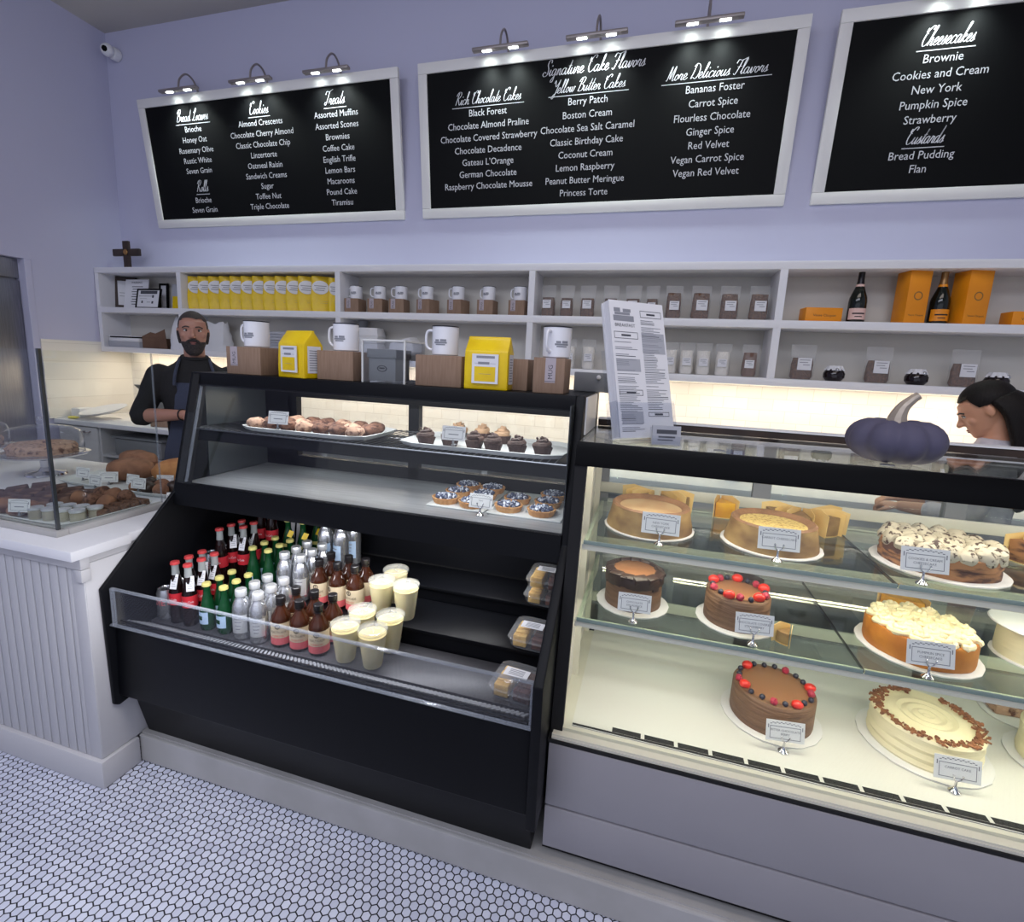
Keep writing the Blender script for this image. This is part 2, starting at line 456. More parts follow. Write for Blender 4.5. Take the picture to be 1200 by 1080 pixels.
MT['muffinpale'] = mat('pale_scone', rgb(186, 150, 126), 0.85, col2=rgb(96, 60, 48), nscale=60, lo=0.5, hi=0.66, bump=0.6, bscale=60)
MT['frosting'] = mat('chocolate_frosting', rgb(78, 54, 44), 0.6, col2=rgb(62, 42, 34), nscale=60, bump=0.5, bscale=80)
MT['wrapper'] = mat('brown_cupcake_wrapper', rgb(62, 40, 34), 0.7)
MT['frostingtan'] = mat('tan_frosting', rgb(186, 150, 116), 0.6, bump=0.3, bscale=80)
MT['crust'] = mat('tart_crust', rgb(214, 164, 108), 0.8, col2=rgb(186, 130, 76), nscale=30, bump=0.2, bscale=80)
MT['blueberry'] = mat('sugared_blueberry', rgb(58, 66, 92), 0.6, col2=rgb(216, 220, 232), nscale=70, lo=0.48, hi=0.58)
MT['cheesecake'] = mat('cheesecake_side', rgb(172, 140, 86), 0.6, col2=rgb(124, 92, 56), nscale=10, stretch=(1, 1, 2))
MT['cheesetop'] = mat('cheesecake_top', rgb(190, 160, 118), 0.55, col2=rgb(172, 132, 92), nscale=12)
MT['tinted'] = mat('cheesecake_rim', rgb(148, 108, 74), 0.6, col2=rgb(122, 88, 58), nscale=20)
MT['crumb'] = mat('crumb_dusting', rgb(206, 180, 110), 0.8, col2=rgb(160, 128, 70), nscale=120, lo=0.5, hi=0.6)
MT['cakeboard'] = mat('white_cake_board', rgb(224, 222, 220), 0.5)
MT['orangecake'] = mat('pumpkin_cheesecake', rgb(196, 124, 34), 0.55, col2=rgb(176, 104, 24), nscale=18)
MT['cream2'] = mat('whipped_cream', rgb(240, 226, 184), 0.5, sss=0.1)
MT['creamgrey'] = mat('cookie_cream', rgb(190, 181, 160), 0.6, col2=rgb(66, 46, 38), nscale=75, lo=0.55, hi=0.62)
MT['layer'] = mat('brown_layered_cake', rgb(168, 118, 76), 0.7, col2=rgb(84, 54, 42), nscale=10, stretch=(1.5, 1.5, 5), lo=0.45, hi=0.6)
MT['mousse'] = mat('milk_chocolate_buttercream', rgb(126, 94, 68), 0.55, col2=rgb(104, 74, 52), nscale=9, stretch=(1, 1, 9), bump=0.6)
MT['moussetop'] = mat('chocolate_cake_top', rgb(146, 100, 66), 0.5)
MT['ganache'] = mat('dark_chocolate_ganache', rgb(60, 42, 34), 0.4, col2=rgb(46, 31, 25), nscale=12)
MT['strawberry'] = mat('strawberry_red', rgb(222, 52, 34), 0.3, col2=rgb(200, 36, 28), nscale=40)
MT['raspberry'] = mat('raspberry_red', rgb(170, 44, 66), 0.4, bump=0.5, bscale=120)
MT['berrydark'] = mat('dark_blueberry', rgb(44, 44, 58), 0.35)
MT['buttercream'] = mat('cream_cheese_frosting', rgb(232, 222, 184), 0.55, stretch=(1, 1, 8), bump=0.3, bscale=8)
MT['pecan'] = mat('chopped_pecan', rgb(158, 104, 66), 0.75, col2=rgb(112, 68, 42), nscale=60)
MT['parchment'] = mat('cream_parchment', rgb(230, 190, 112), 0.6, col2=rgb(236, 206, 140), nscale=10)
MT['yellowcake'] = mat('lemon_filling', rgb(228, 172, 30), 0.4, col2=rgb(200, 136, 24), nscale=14)
MT['cardink'] = mat('card_border_ink', rgb(112, 114, 120), 0.7)
MT['card'] = mat('white_name_card', rgb(222, 222, 220), 0.6)
MT['bread'] = mat('brown_loaf', rgb(150, 106, 80), 0.8, col2=rgb(108, 72, 54), nscale=14, bump=0.35, bscale=30)
MT['breadgold'] = mat('golden_loaf', rgb(192, 136, 80), 0.75, col2=rgb(150, 96, 56), nscale=14, bump=0.35, bscale=30)
MT['brownie'] = mat('brownie', rgb(74, 50, 44), 0.7, col2=rgb(128, 98, 84), nscale=16, lo=0.5, hi=0.62, bump=0.3, bscale=40)
MT['jar'] = film('clear_jar', rgb(206, 200, 178), 0.5, 0.1)
MT['grey'] = mat('grey_plastic', rgb(128, 130, 134), 0.5)
MT['greybox'] = mat('grey_printed_carton', rgb(116, 118, 116), 0.6)
MT['skin'] = mat('skin', rgb(168, 122, 104), 0.5, sss=0.08)
MT['skin2'] = mat('skin_warm', rgb(206, 150, 120), 0.5, sss=0.08)
MT['hairdark'] = mat('cropped_dark_hair', rgb(44, 36, 36), 0.7, col2=rgb(60, 50, 48), nscale=200)
MT['beard'] = mat('dark_beard', rgb(34, 28, 30), 0.8, col2=rgb(58, 52, 52), nscale=150, bump=0.5, bscale=300)
MT['hairblack'] = mat('long_black_hair', rgb(14, 10, 9), 0.5, spec=0.2, col2=rgb(24, 17, 15), nscale=10, stretch=(30, 30, 1), bump=0.3)
MT['shirt'] = mat('black_cotton_shirt', rgb(20, 19, 22), 0.85, bump=0.2, bscale=30)
MT['denim'] = mat('dark_denim_apron', rgb(48, 54, 72), 0.85, col2=rgb(58, 64, 84), nscale=250)
MT['blouse'] = mat('white_blouse', rgb(206, 200, 206), 0.8, col2=rgb(186, 182, 192), nscale=30)
MT['eye'] = mat('eye_white', rgb(190, 184, 180), 0.3)
MT['iris'] = mat('dark_iris', rgb(36, 24, 20), 0.2)
MT['lip'] = mat('lips', rgb(140, 84, 80), 0.5)
MT['bulb'] = emis('lit_led_bulb', (0.9, 1.0, 0.94, 1), 14.0)
MT['led'] = emis('lit_led_strip', (1.0, 0.9, 0.66, 1), 1.6)
MT['shelfled'] = emis('lit_shelf_strip', (1.0, 0.92, 0.74, 1), 0.55)
MT['tealed'] = emis('pilot_light', (1, 1, 1, 1), 2.0)
# ------------------------------------------------------------------ handwritten heading letters (pen strokes)
G = {
'a': (.5, [[(.32,.36),(.2,.42),(.06,.3),(.04,.1),(.14,0),(.28,.12),(.36,.4),(.33,.12),(.4,0),(.52,.1)]]),
'c': (.38, [[(.32,.34),(.22,.42),(.06,.28),(.06,.08),(.16,0),(.3,.04),(.42,.14)]]),
'd': (.5, [[(.32,.34),(.2,.42),(.06,.3),(.04,.1),(.14,0),(.28,.14),(.42,.98)], [(.42,.98),(.34,.2),(.4,0),(.52,.1)]]),
'e': (.36, [[(0,.1),(.18,.18),(.28,.32),(.2,.42),(.08,.32),(.06,.1),(.16,0),(.3,.04),(.4,.14)]]),
'g': (.48, [[(.32,.36),(.2,.42),(.06,.3),(.05,.1),(.14,.02),(.28,.14),(.36,.4),(.26,-.3),(.12,-.4),(.08,-.28),(.3,-.02),(.5,.1)]]),
'h': (.46, [[(0,.1),(.18,.6),(.24,.95),(.16,.96),(.1,.5),(.04,0),(.14,.3),(.26,.4),(.32,.3),(.28,.08),(.36,0),(.46,.1)]]),
'i': (.25, [[(0,.1),(.12,.4),(.08,.1),(.14,0),(.26,.1)], [(.17,.58),(.19,.66)]]),
'k': (.42, [[(0,.1),(.18,.6),(.24,.95),(.16,.96),(.1,.5),(.04,0)], [(.08,.18),(.26,.4),(.28,.32),(.12,.2),(.28,.02),(.44,.1)]]),
'l': (.26, [[(0,.1),(.18,.6),(.24,.95),(.16,.97),(.09,.5),(.08,.1),(.14,0),(.26,.1)]]),
'n': (.41, [[(0,.1),(.08,.4),(.04,0),(.14,.32),(.24,.4),(.28,.28),(.24,.08),(.32,0),(.42,.1)]]),
'o': (.38, [[(.24,.4),(.1,.34),(.05,.14),(.14,0),(.26,.1),(.3,.28),(.22,.4),(.26,.3),(.42,.34)]]),
'r': (.36, [[(0,.1),(.1,.42),(.14,.36),(.26,.38),(.22,.12),(.28,0),(.38,.1)]]),
's': (.33, [[(0,.1),(.14,.3),(.2,.44),(.2,.3),(.24,.14),(.16,0),(.04,.04)], [(.16,0),(.36,.1)]]),
't': (.28, [[(0,.1),(.14,.4),(.24,.85),(.12,.2),(.16,0),(.3,.1)], [(.04,.5),(.3,.54)]]),
'u': (.45, [[(0,.1),(.08,.4),(.04,.14),(.12,0),(.26,.14),(.34,.4),(.3,.1),(.36,0),(.46,.1)]]),
'v': (.38, [[(0,.1),(.08,.4),(.1,.1),(.14,0),(.26,.14),(.3,.4),(.42,.34)]]),
'w': (.55, [[(0,.1),(.08,.4),(.08,.1),(.14,0),(.24,.2),(.28,.4),(.28,.1),(.34,0),(.46,.16),(.48,.4),(.58,.34)]]),
'B': (.6, [[(.1,.0),(.2,.5),(.3,.98)], [(.02,.7),(.2,.98),(.5,1.0),(.56,.8),(.4,.55),(.26,.52),(.5,.45),(.52,.15),(.3,0),(.05,.08)]]),
'L': (.58, [[(.1,.72),(.3,.62),(.48,.85),(.4,1),(.3,.8),(.24,.3),(.1,.02),(.0,.1),(.12,.14),(.35,0),(.6,.1)]]),
'R': (.68, [[(.1,0),(.2,.5),(.3,.98)], [(.02,.7),(.2,.98),(.5,1),(.58,.8),(.4,.55),(.26,.52),(.44,.2),(.56,0),(.7,.12)]]),
'C': (.6, [[(.55,.8),(.6,.95),(.45,1),(.2,.75),(.1,.3),(.25,0),(.48,.06),(.65,.24)], [(.3,.62),(.1,.7),(.14,.9)]]),
'T': (.5, [[(.0,.72),(.1,.95),(.35,.9),(.75,1.05)], [(.42,.92),(.3,.4),(.15,0),(.0,.08),(.1,.2)]]),
'S': (.56, [[(.58,.8),(.55,.98),(.35,.95),(.3,.7),(.45,.4),(.4,.08),(.15,0),(.02,.15),(.15,.28),(.3,.2)]]),
'F': (.56, [[(.0,.72),(.1,.95),(.35,.9),(.8,1.05)], [(.42,.92),(.3,.4),(.15,0),(.0,.08)], [(.16,.48),(.5,.52)]]),
'Y': (.56, [[(.05,.75),(.15,.98),(.22,.7),(.3,.5),(.5,.7),(.62,1.0),(.45,.2),(.25,-.35),(.1,-.3),(.3,-.05),(.6,.1)]]),
'M': (.7, [[(0,.05),(.1,.1),(.24,.98),(.3,.1),(.56,.98),(.54,.1),(.6,0),(.72,.1)]]),
'D': (.66, [[(.22,.98),(.16,.4),(.06,.02),(.2,.1),(.45,0),(.64,.35),(.58,.8),(.3,1.0),(.05,.82)]]),
}
def script(bm, s, width, cx, z, hgt, M, m=0, underline=True):
    adv = sum(G[ch][0] if ch != ' ' else .3 for ch in s)
    sx = width/(adv+.1); x = cx-width/2
    pen = hgt*0.038
    for ch in s:
        if ch == ' ': x += .3*sx; continue
        a, strokes = G[ch]
        for st in strokes:
            P = smooth_path([(px, py, 0) for px, py in st], 5)
            Q = [Vector((x+(p.x)*sx+p.y*hgt*.30, 0, z+p.y*hgt)) for p in P]
            rows = []
            for i, q in enumerate(Q):
                d = Q[min(i+1, len(Q)-1)]-Q[max(i-1, 0)]; d.normalize()
                nrm = Vector((-d.z, 0, d.x)); wd = pen*(0.30+0.55*abs(d.z)**1.5)
                rows.append((bm.verts.new(M @ (q+nrm*wd)), bm.verts.new(M @ (q-nrm*wd))))
            n0 = len(bm.faces)
            for (a0, b0), (a1, b1) in zip(rows, rows[1:]): bm.faces.new((a0, b0, b1, a1))
            fin(bm, n0, m)
        x += a*sx
    if underline: rect(bm, cx-width*.54, cx+width*.54, z-hgt*.27, z-hgt*.22, 0, m, M)

# ------------------------------------------------------------------ the room
WB, XL, CE = 3.66, -4.835, 4.247
b = nb(); box(b, -5.6, 4.2, -3.6, 3.8, -0.1, 0.0)
struct('floor', b, hex_floor())
b = nb(); box(b, -5.6, 4.2, -3.6, 3.8, CE, CE+.1)
struct('ceiling', b, MT['ceiling'])
b = nb(); box(b, -5.6, 4.2, WB, WB+.12, 0, CE)
struct('wall_back', b, MT['paint'])
# left wall with the recess of the cold room door (y 1.55..2.918)
b = nb()
box(b, XL-.12, XL, 2.918, WB, 0, CE); box(b, XL-.12, XL, -3.6, 2.918, 2.235, CE); box(b, XL-.12, XL, -3.6, 1.5, 0, 2.235)
struct('wall_left', b, MT['paint'])
b = nb()
box(b, XL-.125, XL+.004, 2.872, 2.922, 0, 2.238, bev=.004)
struct('trim_1', b, MT['paint'])
b = nb(); box(b, XL+.001, XL+.012, 2.925, WB, .97, 1.622)
o = struct('backsplash_left', b, subway('subway_tile_left', (PI/2, 0, PI/2)))
b = nb(); box(b, XL+.012, 4.2, WB-.012, WB, .97, 1.60)
struct('backsplash_back', b, subway('subway_tile_back', (PI/2, 0, 0)))
b = nb(); box(b, -1.80, 4.0, 1.272, 2.02, 0, .114, bev=.006); box(b, -1.80, 4.0, 1.285, 2.02, .1141, .1185)
struct('curb', b, [MT['curb']])

# cold room door in the left recess
fr = thing('cold_room_door', 'brushed steel double door in the recess of the left wall', 'door', (XL-.10, 0, 0))
for nm, y0, y1 in (('door_leaf', 2.52, 2.866), ('door_leaf', 1.6, 2.50)):
    b = nb(); box(b, 0, .035, y0, y1, .05, 2.07, bev=.006); obj(nm, b, MT['steeldark'], fr)
b = nb(); box(b, -.03, 0, 1.55, 2.87, 0, 2.23); box(b, 0, .03, 1.55, 2.87, 2.085, 2.23); obj('steel_surround', b, MT['steeldark'], fr)
b = nb()
box(b, .035, .055, 2.46, 2.60, 1.86, 1.90, bev=.006); box(b, .05, .075, 2.515, 2.60, 1.875, 1.91, bev=.008)
tube(b, smooth_path([(.07, 2.535, 1.89), (.085, 2.60, 1.885), (.085, 2.61, 1.79), (.07, 2.55, 1.77)], 5), .011)
obj('latch', b, MT['chrome'], fr)

# security camera
sc = thing('security_camera', 'small white dome security camera in the upper room corner', 'camera', (-4.70, 3.60, 4.055))
b = nb(); lathe(b, [(.048, .055), (.05, .01), (.045, 0)], M=RX(-PI/2) @ T(0, 0, 0)); obj('mount', b, MT['white'], sc)
b = nb(); ball(b, (0, -.03, 0), .05, 3); obj('camera_head', b, MT['white'], sc)
b = nb(); ball(b, (0.012, -.058, -.006), .027, 2); obj('lens', b, MT['blackgloss'], sc)

# ------------------------------------------------------------------ menu boards with picture lights
TILT = math.atan(.1245); HB = .9876
B1 = dict(x0=-4.357, x1=-1.937, sz=.062, pitch=.0749, cols=[
  (-3.818, .818-.03, 'Bread Loaves', .36, [(.738, 'Brioche Honey Oat|Rosemary Olive|Rustic White|Seven Grain')]),
])
def menu_board(x0, x1, label, cols, scripts, size, squeeze=.92):
    cx = (x0+x1)/2; wd = x1-x0
    t = thing('menu_board', label, 'menu board', (cx, 3.642, 2.640)); t.rotation_euler = (TILT, 0, 0)
    f = .066; h = wd/2
    b = nb()
    box(b, -h, h, -.004, .028, 0, f, bev=.004); box(b, -h, h, -.004, .028, HB-f, HB, bev=.004)
    box(b, -h, -h+f, -.004, .028, f, HB-f, bev=.004); box(b, h-f, h, -.004, .028, f, HB-f, bev=.004)
    obj('frame', b, MT['frame'], t)
    b = nb(); box(b, -h+f-.01, h-f+.01, .006, .02, f-.01, HB-f+.01); obj('panel', b, MT['board'], t)
    Q = RX(PI/2)
    for x, z0, z1, lines in cols:
        b = nb()
        for i, s in enumerate(lines):
            z = z0+(z1-z0)*i/max(1, len(lines)-1)
            text(b, s, size, T(x-cx, .0045, z-size*.34) @ Q @ S3(squeeze, 1, 1))
        obj('lettering', b, MT['chalk'], t, smooth=False)
    for s, x, z, wdt, ht in scripts:
        b = nb(); script(b, s, wdt, x-cx, z-.022, ht, T(0, .0045, 0), underline=(s[:4] != 'Sign')); obj('heading', b, MT['chalk'], t, smooth=False)
    return t
mb1 = menu_board(-4.357, -1.937, 'white framed black menu board over the left end of the wall shelf', [
  (-3.82, .738, .433, ['Brioche', 'Honey Oat', 'Rosemary Olive', 'Rustic White', 'Seven Grain']),
  (-3.82, .209, .134, ['Brioche', 'Seven Grain']),
  (-3.153, .736, .138, ['Almond Crescents', 'Chocolate Cherry Almond', 'Classic Chocolate Chip', 'Linzertorte', 'Oatmeal Raisin', 'Sandwich Creams', 'Sugar', 'Toffee Nut', 'Triple Chocolate']),
  (-2.467, .743, .141, ['Assorted Muffins', 'Assorted Scones', 'Brownies', 'Coffee Cake', 'English Trifle', 'Lemon Bars', 'Macaroons', 'Pound Cake', 'Tiramisu'])],
  [('Bread Loaves', -3.815, .818, .33, .085), ('Rolls', -3.814, .296, .13, .085), ('Cookies', -3.157, .817, .19, .085), ('Treats', -2.469, .826, .18, .09)], .060)
mb2 = menu_board(-1.782, .667, 'white framed black menu board listing cake flavors above the coffee bags and mugs', [
  (-1.271, .661, .205, ['Black Forest', 'Chocolate Almond Praline', 'Chocolate Covered Strawberry', 'Chocolate Decadence', 'Gateau L\u2019Orange', 'German Chocolate', 'Raspberry Chocolate Mousse']),
  (-.584, .672, .131, ['Berry Patch', 'Boston Cream', 'Chocolate Sea Salt Caramel', 'Classic Birthday Cake', 'Coconut Cream', 'Lemon Raspberry', 'Peanut Butter Meringue', 'Princess Torte']),
  (.186, .674, .214, ['Bananas Foster', 'Carrot Spice', 'Flourless Chocolate', 'Ginger Spice', 'Red Velvet', 'Vegan Carrot Spice', 'Vegan Red Velvet'])],
  [('Signature Cake Flavors', -.562, .850, .66, .088), ('Rich Chocolate Cakes', -1.271, .737, .48, .075), ('Yellow Butter Cakes', -.586, .748, .48, .075), ('More Delicious Flavors', .185, .752, .58, .078)], .060)
mb3 = menu_board(.813, 3.235, 'white framed black menu board listing cheesecakes and custards above the champagne', [
  (1.343, .712, .42, ['Brownie', 'Cookies and Cream', 'New York', 'Pumpkin Spice', 'Strawberry']),
  (1.338, .241, .17, ['Bread Pudding', 'Flan'])],
  [('Cheesecakes', 1.345, .794, .25, .09), ('Custards', 1.339, .32, .19, .085)], .060)

mb2['label'] = 'white framed black menu board headed Signature Cake Flavors, in the middle of the wall'
mb1['label'] = 'white framed black menu board with Cookies and Treats columns, farthest left'
def picture_light(x, label, nboard):
    t = thing('picture_light', label, 'picture light', (x, 3.60, 3.62), group='picture lights over the menu boards')
    b = nb(); tube(b, smooth_path([(0, .05, -.02), (0, .045, .05), (0, -.005, .135), (0, -.07, .145), (0, -.13, .08), (0, -.145, .005)], 6), .0075)
    obj('arm', b, MT['nickel'], t)
    b = nb(); box(b, -.19, .19, -.165, -.125, -.012, .008, bev=.006); obj('lamp_bar', b, MT['nickel'], t)
    for s in (-.09, .09):
        b = nb(); box(b, s-.03, s+.03, -.154, -.136, -.016, -.012); obj('bulb', b, MT['bulb'], t)
        d = bpy.data.lights.new('picture_light_beam', 'SPOT'); d.energy = 15; d.color = (.88, 1.0, .95); d.spot_size = 2.0; d.spot_blend = .9; d.shadow_soft_size = .05
        lo = bpy.data.objects.new('picture_light_beam', d); COL.objects.link(lo); lo.parent = t; lo.location = (s, -.145, -.024); lo.rotation_euler = (math.radians(10), 0, 0)
    return t
for i, (x, l) in enumerate([(-3.836, 'nickel picture light over the Bread Loaves column'), (-3.142, 'nickel picture light over the Cookies column'), (-2.475, 'nickel picture light over the Treats column'),
             (-1.161, 'nickel picture light over the Rich Chocolate Cakes column'), (-.538, 'nickel picture light over the Signature Cake Flavors title'), (.112, 'nickel picture light over the More Delicious Flavors column'), (1.36, 'nickel picture light over the Cheesecakes heading')]):
    picture_light(x, l, i)

# ------------------------------------------------------------------ wall shelf
SF = 3.388; ST, SM, SB = 2.264, 1.928, 1.585; TH = .046
ws = thing('wall_shelf', 'long white wall shelf of two tiers with dividers under the menu boards', 'shelf', (0, 0, 0))
X0, X1 = XL+.004, 3.6
for nm, z in (('top_board', ST), ('middle_board', SM), ('bottom_board', SB)):
    b = nb(); box(b, X0, X1, SF, WB-.016, z-TH, z, bev=.003); obj(nm, b, MT['white'], ws)
b = nb(); box(b, X0, X1, WB-.016, WB-.001, SB-TH, ST); obj('back_panel', b, MT['shelfback'], ws)
for x in (X0+.022, -3.885, -2.355, -.850, .672, 2.20, 3.58):
    b = nb(); box(b, x-.021, x+.021, SF+.002, WB-.016, SB, SM-TH); box(b, x-.021, x+.021, SF+.002, WB-.016, SM, ST-TH); obj('divider', b, MT['white'], ws)
b = nb(); box(b, X0+.1, X1-.1, 3.60, 3.62, SB-TH-.006, SB-TH); obj('under_shelf_light', b, MT['led'], ws)

# ------------------------------------------------------------------ back work counter
CT = .97
bc = thing('back_counter', 'white base cabinets under the tiled backsplash', 'cabinet', (0, 0, 0))
b = nb(); box(b, XL+.02, -4.35, 2.99, WB-.02, .08, CT-.045); box(b, -4.35, 4.0, 3.60, WB-.02, .08, CT-.045); box(b, XL+.02, 4.0, 3.0, 3.6, .0, .1)
for x in (-3.4, -2.2, -1.0, .2, 1.4, 2.6): box(b, x-.02, x+.02, 2.99, 3.6, .08, CT-.045)
obj('carcass', b, MT['whitewood'], bc)
for z in (.70, .45):
    b = nb(); box(b, -4.35, 4.0, 2.995, 3.6, z-.02, z); obj('inner_shelf', b, MT['whitewood'], bc)
b = nb(); box(b, XL+.03, -4.37, 2.972, 2.99, .12, CT-.05, bev=.004); dd = obj('door', b, MT['whitewood'], bc)
b = nb(); tube(b, smooth_path([(-4.50, 2.972, .885), (-4.50, 2.945, .88), (-4.44, 2.945, .88), (-4.44, 2.972, .885)], 4), .005); obj('handle', b, MT['nickel'], dd)
for x in (.8, 2.0, 3.2):
    b = nb(); box(b, x-.58, x+.58, 2.972, 2.99, .72, CT-.06, bev=.004); dd = obj('drawer', b, MT['whitewood'], bc)
    b = nb(); tube(b, smooth_path([(x-.06, 2.972, .84), (x-.05, 2.94, .835), (x+.05, 2.94, .835), (x+.06, 2.972, .84)], 4), .006); obj('handle', b, MT['nickel'], dd)
b = nb(); box(b, XL+.016, 4.0, 2.95, WB-.015, CT-.04, CT, bev=.006)
tag(obj('worktop', b, MT['white']), 'long white worktop along the tiled backsplash', 'worktop')
# things stored on the open counter shelf
b = nb(); box(b, -4.25, -3.75, 3.02, 3.35, .702, .84, bev=.01); box(b, -4.27, -3.73, 3.01, 3.36, .845, .86, bev=.004)
tag(obj('storage_tray', b, MT['grey']), 'grey covered tray on the open shelf under the back worktop', 'tray')

# ------------------------------------------------------------------ left service counter
lc = thing('service_counter', 'white beadboard counter at the left carrying the baked goods', 'counter', (-1.80, 1.14, 0))
b = nb(); box(b, -3.0, -.012, .018, .93, .10, .885); obj('body', b, MT['whitewood'], lc)
b = nb()
x = -3.0
while x < -.07:
    box(b, x+.002, min(x+.042, -.06), 0, .02, .11, .86, bev=.0028); x += .0442
box(b, -.06, -.004, 0, .02, .11, .86, bev=.003); box(b, -.021, -.002, .003, .93, .111, .859, bev=.003)
box(b, -3.0, .004, -.010, .02, .845, .8855, bev=.003); box(b, -.03, .0055, -.0115, .021, .80, .844, bev=.003)
obj('beadboard', b, MT['whitewood'], lc)
b = nb(); prism(b, [(-3.0, -.014), (.012, -.014), (.012, .128), (-.02, .128), (-.02, .02), (-3.0, .02)], 'z', 0, .11, bev=.006); obj('baseboard', b, MT['whitewood'], lc)
b = nb(); prism(b, [(-3.0, -.04), (.012, -.04), (.012, .16), (-.003, .16), (-.003, .95), (-3.0, .95)], 'z', .886, .922, bev=.004); obj('countertop', b, MT['white'], lc)

gg = thing('glass_guard', 'clear glass sneeze guard around the baked goods on the left counter', 'glass guard', (-1.985, 1.193, .922))
b = nb(); box(b, -1.3, .02, -.02, .02, 0, .022, bev=.003); box(b, -.02, .02, .02, .40, 0, .022, bev=.003); obj('base_rail', b, MT['curb'], gg)
b = nb(); box(b, -1.3, -.004, -.004, .004, .022, .65); obj('front_pane', b, MT['glass'], gg)
b = nb(); box(b, -.004, .004, .004, .39, .022, .65); obj('side_pane', b, MT['glass'], gg)
b = nb(); box(b, -.005, .005, -.006, .004, .01, .655); obj('corner_edge', b, MT['glassdark'], gg)
b = nb(); box(b, -.003, .003, .39, .394, .022, .65); obj('rear_edge', b, MT['acrylicedge'], gg)
# ------------------------------------------------------------------ black open drinks case
dc = thing('drinks_display_case', 'black refrigerated case with slanted upper glass and an open stepped well of drinks', 'display case', (0, 0, 0))
L0, L1, R0, R1 = -1.801, -1.785, -.236, -.207
PROF = [(1.602, 1.508), (1.488, 1.045), (1.18, .756), (1.188, .305), (1.205, .292), (1.255, .30), (2.03, .30), (2.03, 1.508)]
for x0, x1 in ((L0, L1), (R0, R1)):
    b = nb(); prism(b, PROF, 'x', x0, x1, bev=.004); obj('end_panel', b, MT['black'], dc)
b = nb(); prism(b, [(1.215, .62), (1.205, .335), (1.262, .285), (1.30, .1186), (2.0, .1186), (2.0, .53), (1.352, .53), (1.23, .612)], 'x', L1, R0, bev=.004)
obj('base', b, MT['black'], dc)
b = nb(); prism(b, [(1.235, .617), (1.345, .545), (1.34, .538), (1.23, .61)], 'x', L1, R0)
for i in range(100):
    x = L1+.01+i*.0151
    for k in range(5):
        y = 1.25+k*.018; z = .617-(y-1.235)*.655+.0006
        box(b, x, x+.008, y, y+.007, z-.0004, z+.0008, m=1)
obj('air_grille', b, [MT['black'], MT['grey']], dc)
for (y0, y1, z) in ((1.346, 1.543, .56), (1.543, 1.765, .628), (1.765, 1.968, .6865)):
    b = nb(); box(b, L1, R0, y0-.004, y1, z-.014, z, bev=.002); box(b, L1, R0, y0+.006, y0+.012, .532, z-.013); obj('step_deck', b, MT['stepsteel'] if z < .6 else MT['black'], dc)
b = nb(); box(b, L1, R0, 1.968, 2.02, .532, 1.05); obj('well_back', b, MT['blackmatte'], dc)
b = nb(); box(b, L1, R0, 1.84, 1.966, .93, .945); box(b, L1, R0, 1.955, 1.966, .70, .93); obj('air_duct', b, MT['black'], dc)
# clear acrylic lip along the front of the well
b = nb(); box(b, L1+.02, R0-.004, 1.197, 1.203, .617, .756); ap = obj('acrylic_lip', b, MT['acrylic'], dc)
b = nb(); box(b, L1+.018, R0-.002, 1.195, 1.205, .753, .759); box(b, L1+.002, R0-.002, 1.195, 1.206, .6135, .619)
box(b, L1+.018, L1+.026, 1.194, 1.206, .617, .757); box(b, R0-.008, R0, 1.194, 1.206, .617, .757); obj('lip_edge', b, MT['acrylicedge'], ap)
# upper glazed compartment
b = nb(); prism(b, [(1.488, 1.075), (1.473, .99), (1.53, .985), (1.55, 1.05), (2.0, 1.05), (2.0, 1.062), (1.53, 1.062), (1.505, 1.078)], 'x', L1, R0); obj('lower_rail', b, MT['black'], dc)
b = nb(); box(b, L1, R0, 1.50, 1.985, 1.0625, 1.0675); obj('steel_deck', b, MT['steeldeck'], dc)
b = nb(); prism(b, [(1.595, 1.455), (1.602, 1.508), (1.63, 1.508), (1.63, 1.455)], 'x', L1, R0, bev=.002); box(b, L1, R0, 1.63, 2.03, 1.490, 1.508); box(b, L1, R0, 1.98, 2.02, 1.40, 1.49); obj('top_frame', b, MT['black'], dc)
b = nb(); quad(b, (L1, 1.492, 1.07), (R0, 1.492, 1.07), (R0, 1.592, 1.462), (L1, 1.592, 1.462)); obj('front_glass', b, MT['glass'], dc, smooth=False)
b = nb(); prism(b, [(1.500, 1.07), (1.506, 1.07), (1.606, 1.46), (1.600, 1.46)], 'x', L1+.030, L1+.040); obj('glass_edge_strip', b, MT['acrylicedge'], dc)
b = nb(); prism(b, [(1.489, 1.045), (1.60, 1.50), (1.64, 1.50), (1.53, 1.045)], 'x', L1+.0001, L1+.029); obj('side_frame', b, MT['blackmatte'], dc)
b = nb(); box(b, L1+.0005, L1+.004, 1.645, 1.98, 1.07, 1.48); obj('end_glass', b, MT['glassdark'], dc)
b = nb(); box(b, R0-.004, R0-.0005, 1.52, 1.98, 1.07, 1.48); obj('end_glass', b, MT['glassdark'], dc)
b = nb()
for x in (L1+.15, -1.0, R0-.03): box(b, x-.025, x+.025, 1.985, 2.02, 1.07, 1.40)
box(b, L1, L1+.15, 1.985, 2.02, 1.07, 1.49); box(b, L1, R0, 1.985, 2.02, 1.06, 1.12); obj('rear_frame', b, MT['black'], dc)
b = nb(); box(b, L1+.15, R0, 2.0, 2.006, 1.12, 1.40); obj('rear_door_glass', b, MT['glass'], dc)
b = nb()
for i in range(59):
    x = L1+.02+i*.0255; tube(b, [(x, 1.572, 1.288), (x, 1.975, 1.288)], .0018, 5)
for y in (1.572, 1.78, 1.975): tube(b, [(L1+.005, y, 1.284), (R0-.005, y, 1.284)], .003, 6)
obj('wire_shelf', b, MT['steel'], dc)
